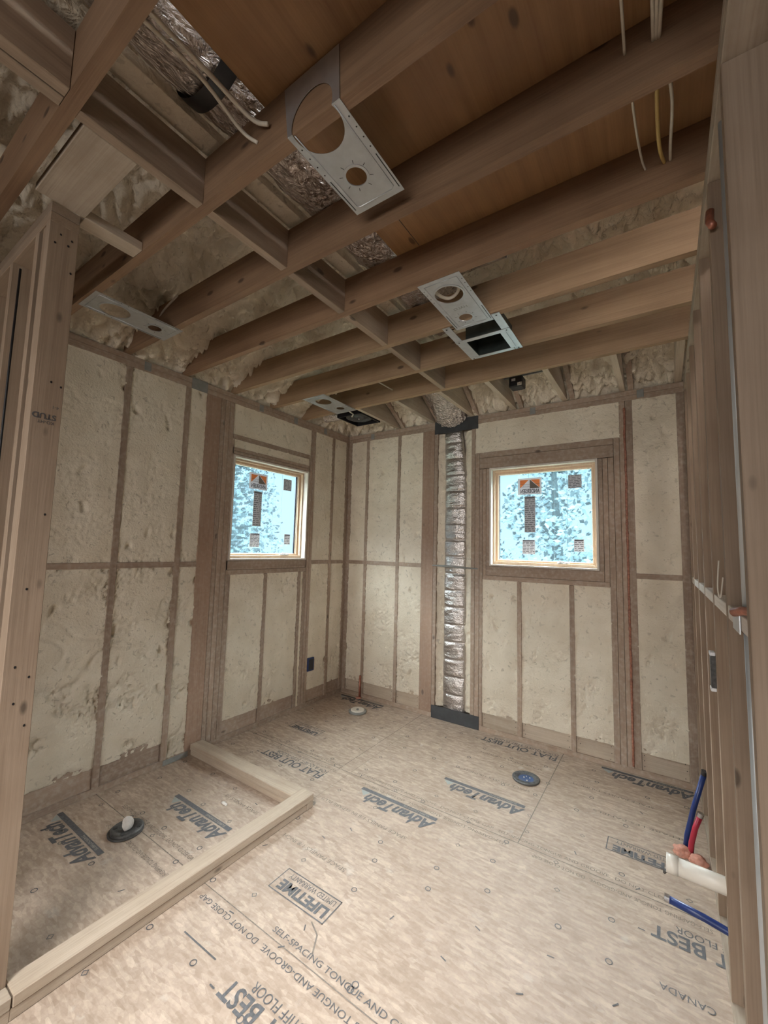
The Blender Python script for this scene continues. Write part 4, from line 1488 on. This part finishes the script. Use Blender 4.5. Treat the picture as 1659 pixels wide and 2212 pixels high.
# grey vertical conduit and white fitting inside the right wall
tag(box('metal_strap', 3.042, 3.0445, -2.235, -2.12, 1.350, 1.402, 'galvanized', None, 0.0), 'pale metal strap wrapped over the right wall blocking', 'strap')
cv = tag(MB().tube([(3.062, -2.20, 0.039), (3.062, -2.20, 1.3565)], 0.009, 14).build('grey_pipe', 'pipe_grey', None, smooth=True), 'slim grey vertical pipe in right stud wall, below the blocking', 'pipe')
tag(MB().tube([(3.062, -2.20, 1.3955), (3.062, -2.20, 2.695)], 0.009, 14).build('grey_pipe', 'pipe_grey', None, smooth=True), 'slim grey vertical pipe in right stud wall, above the blocking', 'pipe')
tag(MB().tube([(3.03, -2.26, 1.403), (3.045, -2.28, 1.41), (3.06, -2.31, 1.41), (3.075, -2.345, 1.408), (3.09, -2.36, 1.408)], 0.010, 12).build('copper_stub', 'copper', None, smooth=True), 'short copper pipe elbow lying on the right wall blocking', 'pipe')
tag(MB().tube([(3.048, -1.99, 2.60), (3.044, -2.00, 2.56), (3.050, -2.02, 2.53)], 0.011, 10).build('copper_stub', 'copper', None, smooth=True), 'copper pipe end high on the right stud wall', 'pipe')
tag(MB().tube([(3.10, -1.62, 0.039), (3.10, -1.62, 0.34)], 0.02, 14).build('white_riser', 'pvc_bright', None, smooth=True), 'white riser pipe behind the blue stub in the stud wall', 'pipe')
tag(MB().tube([(3.075, -2.10, 0.42), (3.082, -2.11, 0.50), (3.086, -2.12, 0.58), (3.084, -2.12, 0.66), (3.078, -2.12, 0.72)], [0.010, 0.014, 0.019, 0.012, 0.010], 18).build('white_trap', 'pvc_bright', None, smooth=True), 'bright white trap pipe at the lower edge of the stud wall', 'pipe')
# switch box fixed to a stud
sb = empty('switch_box', (3.05, -1.50, 1.05), label='narrow dark electrical box with white edges on a right wall stud', cat='junction box')
MB().box(3.030, 3.085, -1.545, -1.500, 1.05, 1.165, 0.002).build('box_body', 'iron_flange', sb)
MB().box(3.028, 3.045, -1.545, -1.500, 1.1655, 1.178, 0.002).build('edge_tab', 'pvc_bright', sb)
MB().box(3.028, 3.045, -1.545, -1.500, 1.037, 1.0495, 0.002).build('edge_tab', 'pvc_bright', sb)

# ------------------------------------------------------------------ ceiling cables
def cable(pts, r, name, mat, label):
    P = [Vector(p) for p in pts]
    out = []
    for i in range(len(P) - 1):
        p0, p1, p2_, p3 = P[max(i - 1, 0)], P[i], P[i + 1], P[min(i + 2, len(P) - 1)]
        for k in range(8):
            t = k / 8
            out.append(0.5 * ((2 * p1) + (-p0 + p2_) * t + (2 * p0 - 5 * p1 + 4 * p2_ - p3) * t * t + (-p0 + 3 * p1 - 3 * p2_ + p3) * t ** 3))
    out.append(P[-1])
    return tag(MB().tube(out, r, 8).build(name, mat, None, smooth=True), label, 'cable', 'ceiling cables')


zc_ = 2.872
cable([(2.852, -2.718, zc_), (2.853, -2.55, 2.862), (2.85, -2.35, 2.886)], 0.004, 'white_cable', 'cable_white', 'single white cable hanging in the near bay at top right')
for k, dx in enumerate((0, 0.011, 0.022)):
    cable([(2.912 + dx, -2.718, 2.872), (2.914 + dx, -2.55, 2.85 - 0.004 * k), (2.915 + dx * 0.6, -2.35, 2.880)], 0.0045, 'white_cable', 'cable_white',
          ['leftmost cable of the pale trio at the top right', 'middle cable of the pale trio at the top right', 'cable of the pale trio nearest the right stud wall'][k])
cable([(2.860, -2.311, 2.815), (2.866, -2.15, 2.835), (2.875, -2.0, 2.862), (2.884, -1.947, 2.864)], 0.0035, 'white_cable', 'cable_white', 'thin white cable dipping left of the yellow one')
cable([(2.922, -2.311, 2.85), (2.920, -2.18, 2.838), (2.925, -2.04, 2.840), (2.938, -1.947, 2.862)], 0.0055, 'yellow_cable', 'cable_yellow', 'yellow cable sagging between two joists under the deck')
cable([(2.942, -2.311, 2.86), (2.956, -2.20, 2.832), (2.954, -2.04, 2.842), (2.955, -1.947, 2.862)], 0.0045, 'white_cable', 'cable_white', 'white cable sagging just beside the yellow one')
cable([(1.832, -3.143, 2.905), (1.84, -2.95, 2.90), (1.85, -2.80, 2.885), (1.90, -2.77, 2.86)], 0.007, 'grey_cable', 'cable_white', 'thick grey cable crossing the foil duct, deck side')
cable([(1.80, -3.143, 2.905), (1.81, -2.95, 2.90), (1.80, -2.80, 2.875), (1.838, -2.758, 2.842)], 0.006, 'grey_cable', 'cable_white', 'grey cable crossing the black strap of the foil duct')
cable([(0.62, -1.10, 2.80), (0.80, -1.06, 2.83), (0.95, -0.95, 2.90), (1.05, -0.733, 2.86)], 0.005, 'white_cable', 'cable_white', 'white cable looping behind the small plate by the fan')
cable([(1.54, -1.10, 2.80), (1.9, -1.085, 2.79), (2.06, -1.085, 2.78), (2.085, -1.085, 2.80)], 0.004, 'white_cable', 'cable_white', 'white cable stapled below the sheet metal boot')
cable([(0.30, -2.30, 2.85), (0.45, -2.35, 2.90), (0.62, -2.352, 2.955)], 0.006, 'white_cable', 'cable_white', 'pale cable tucked in foam above the shower plate')
cable([(3.035, -1.93, 1.52), (3.030, -1.925, 1.44), (3.036, -1.92, 1.41), (3.043, -1.93, 1.47)], 0.002, 'wire_loop', 'cable_white', 'thin white wire loop on a right wall stud')
# cable loops seen through the plate holes
cable([(2.02, -1.86, 2.83), (2.00, -1.80, 2.80), (2.04, -1.74, 2.79), (2.10, -1.76, 2.80), (2.12, -1.84, 2.83), (2.06, -1.88, 2.86)], 0.008, 'coiled_cable', 'cable_white', 'coiled cable behind the large hole of the bright plate')

# debris
blob((0.70, -1.90, 0.001), 0.018, (1.4, 0.6, 0.5), 21, 'foam_scrap', 'paper_white')
tag(bpy.data.objects['foam_scrap'], 'small pale foam scrap lying on the shower floor', 'scrap')

# ------------------------------------------------------------------ outdoors
gr = MB().box(-40, 40, -40, 45, -3.3, -3.2).build('ground', 'grass_green', None, kind='structure')


def tree(x, y, h, R, seed, label):
    root = empty('tree', (x, y, -3.2), label=label, cat='tree', group='trees outside the windows')
    rr = random.Random(seed)
    MB().tube([(x, y, -3.2), (x + 0.1, y, -3.2 + h * 0.5), (x, y, -3.2 + h * 0.9)], [0.22, 0.15, 0.05], 10).build('trunk', 'bark', root)
    bm = bmesh.new()
    for k in range(9000):
        t = rr.random()
        z = -3.2 + h * (0.12 + 0.9 * t)
        rad = R * (1.05 - 0.65 * t) * math.sqrt(rr.random())
        a = rr.uniform(0, 6.283)
        c_ = Vector((x + rad * math.cos(a), y + rad * math.sin(a), z))
        if noise.noise(c_ * 0.9) < -0.22 + 0.5 * max(0, t - 0.45): continue
        s = rr.uniform(0.04, 0.10)
        e1 = Vector((rr.uniform(-1, 1), rr.uniform(-1, 1), rr.uniform(-0.6, 0.6))).normalized() * s
        e2 = e1.orthogonal().normalized() * s * 0.6
        bm.faces.new([bm.verts.new(c_ - e1), bm.verts.new(c_ - e2), bm.verts.new(c_ + e1), bm.verts.new(c_ + e2)])
    mb = MB(); mb.bm = bm
    mb.build('foliage', 'leaf_green', root, kind='stuff')
    return root


tree(-6.2, 2.0, 8.0, 2.1, 1, 'green tree seen through the left wall window, nearer the corner')
tree(-10.4, 5.8, 9.5, 2.6, 2, 'green tree farther off beyond the left wall window')
tree(0.8, 6.6, 7.6, 2.0, 3, 'green tree seen through the back wall window, duct side')
tree(-3.6, 10.5, 9.0, 2.6, 4, 'green tree farther off beyond the back wall window')
tree(2.6, 12.2, 7.0, 2.4, 5, 'low green tree beyond the back wall window, stud wall side')
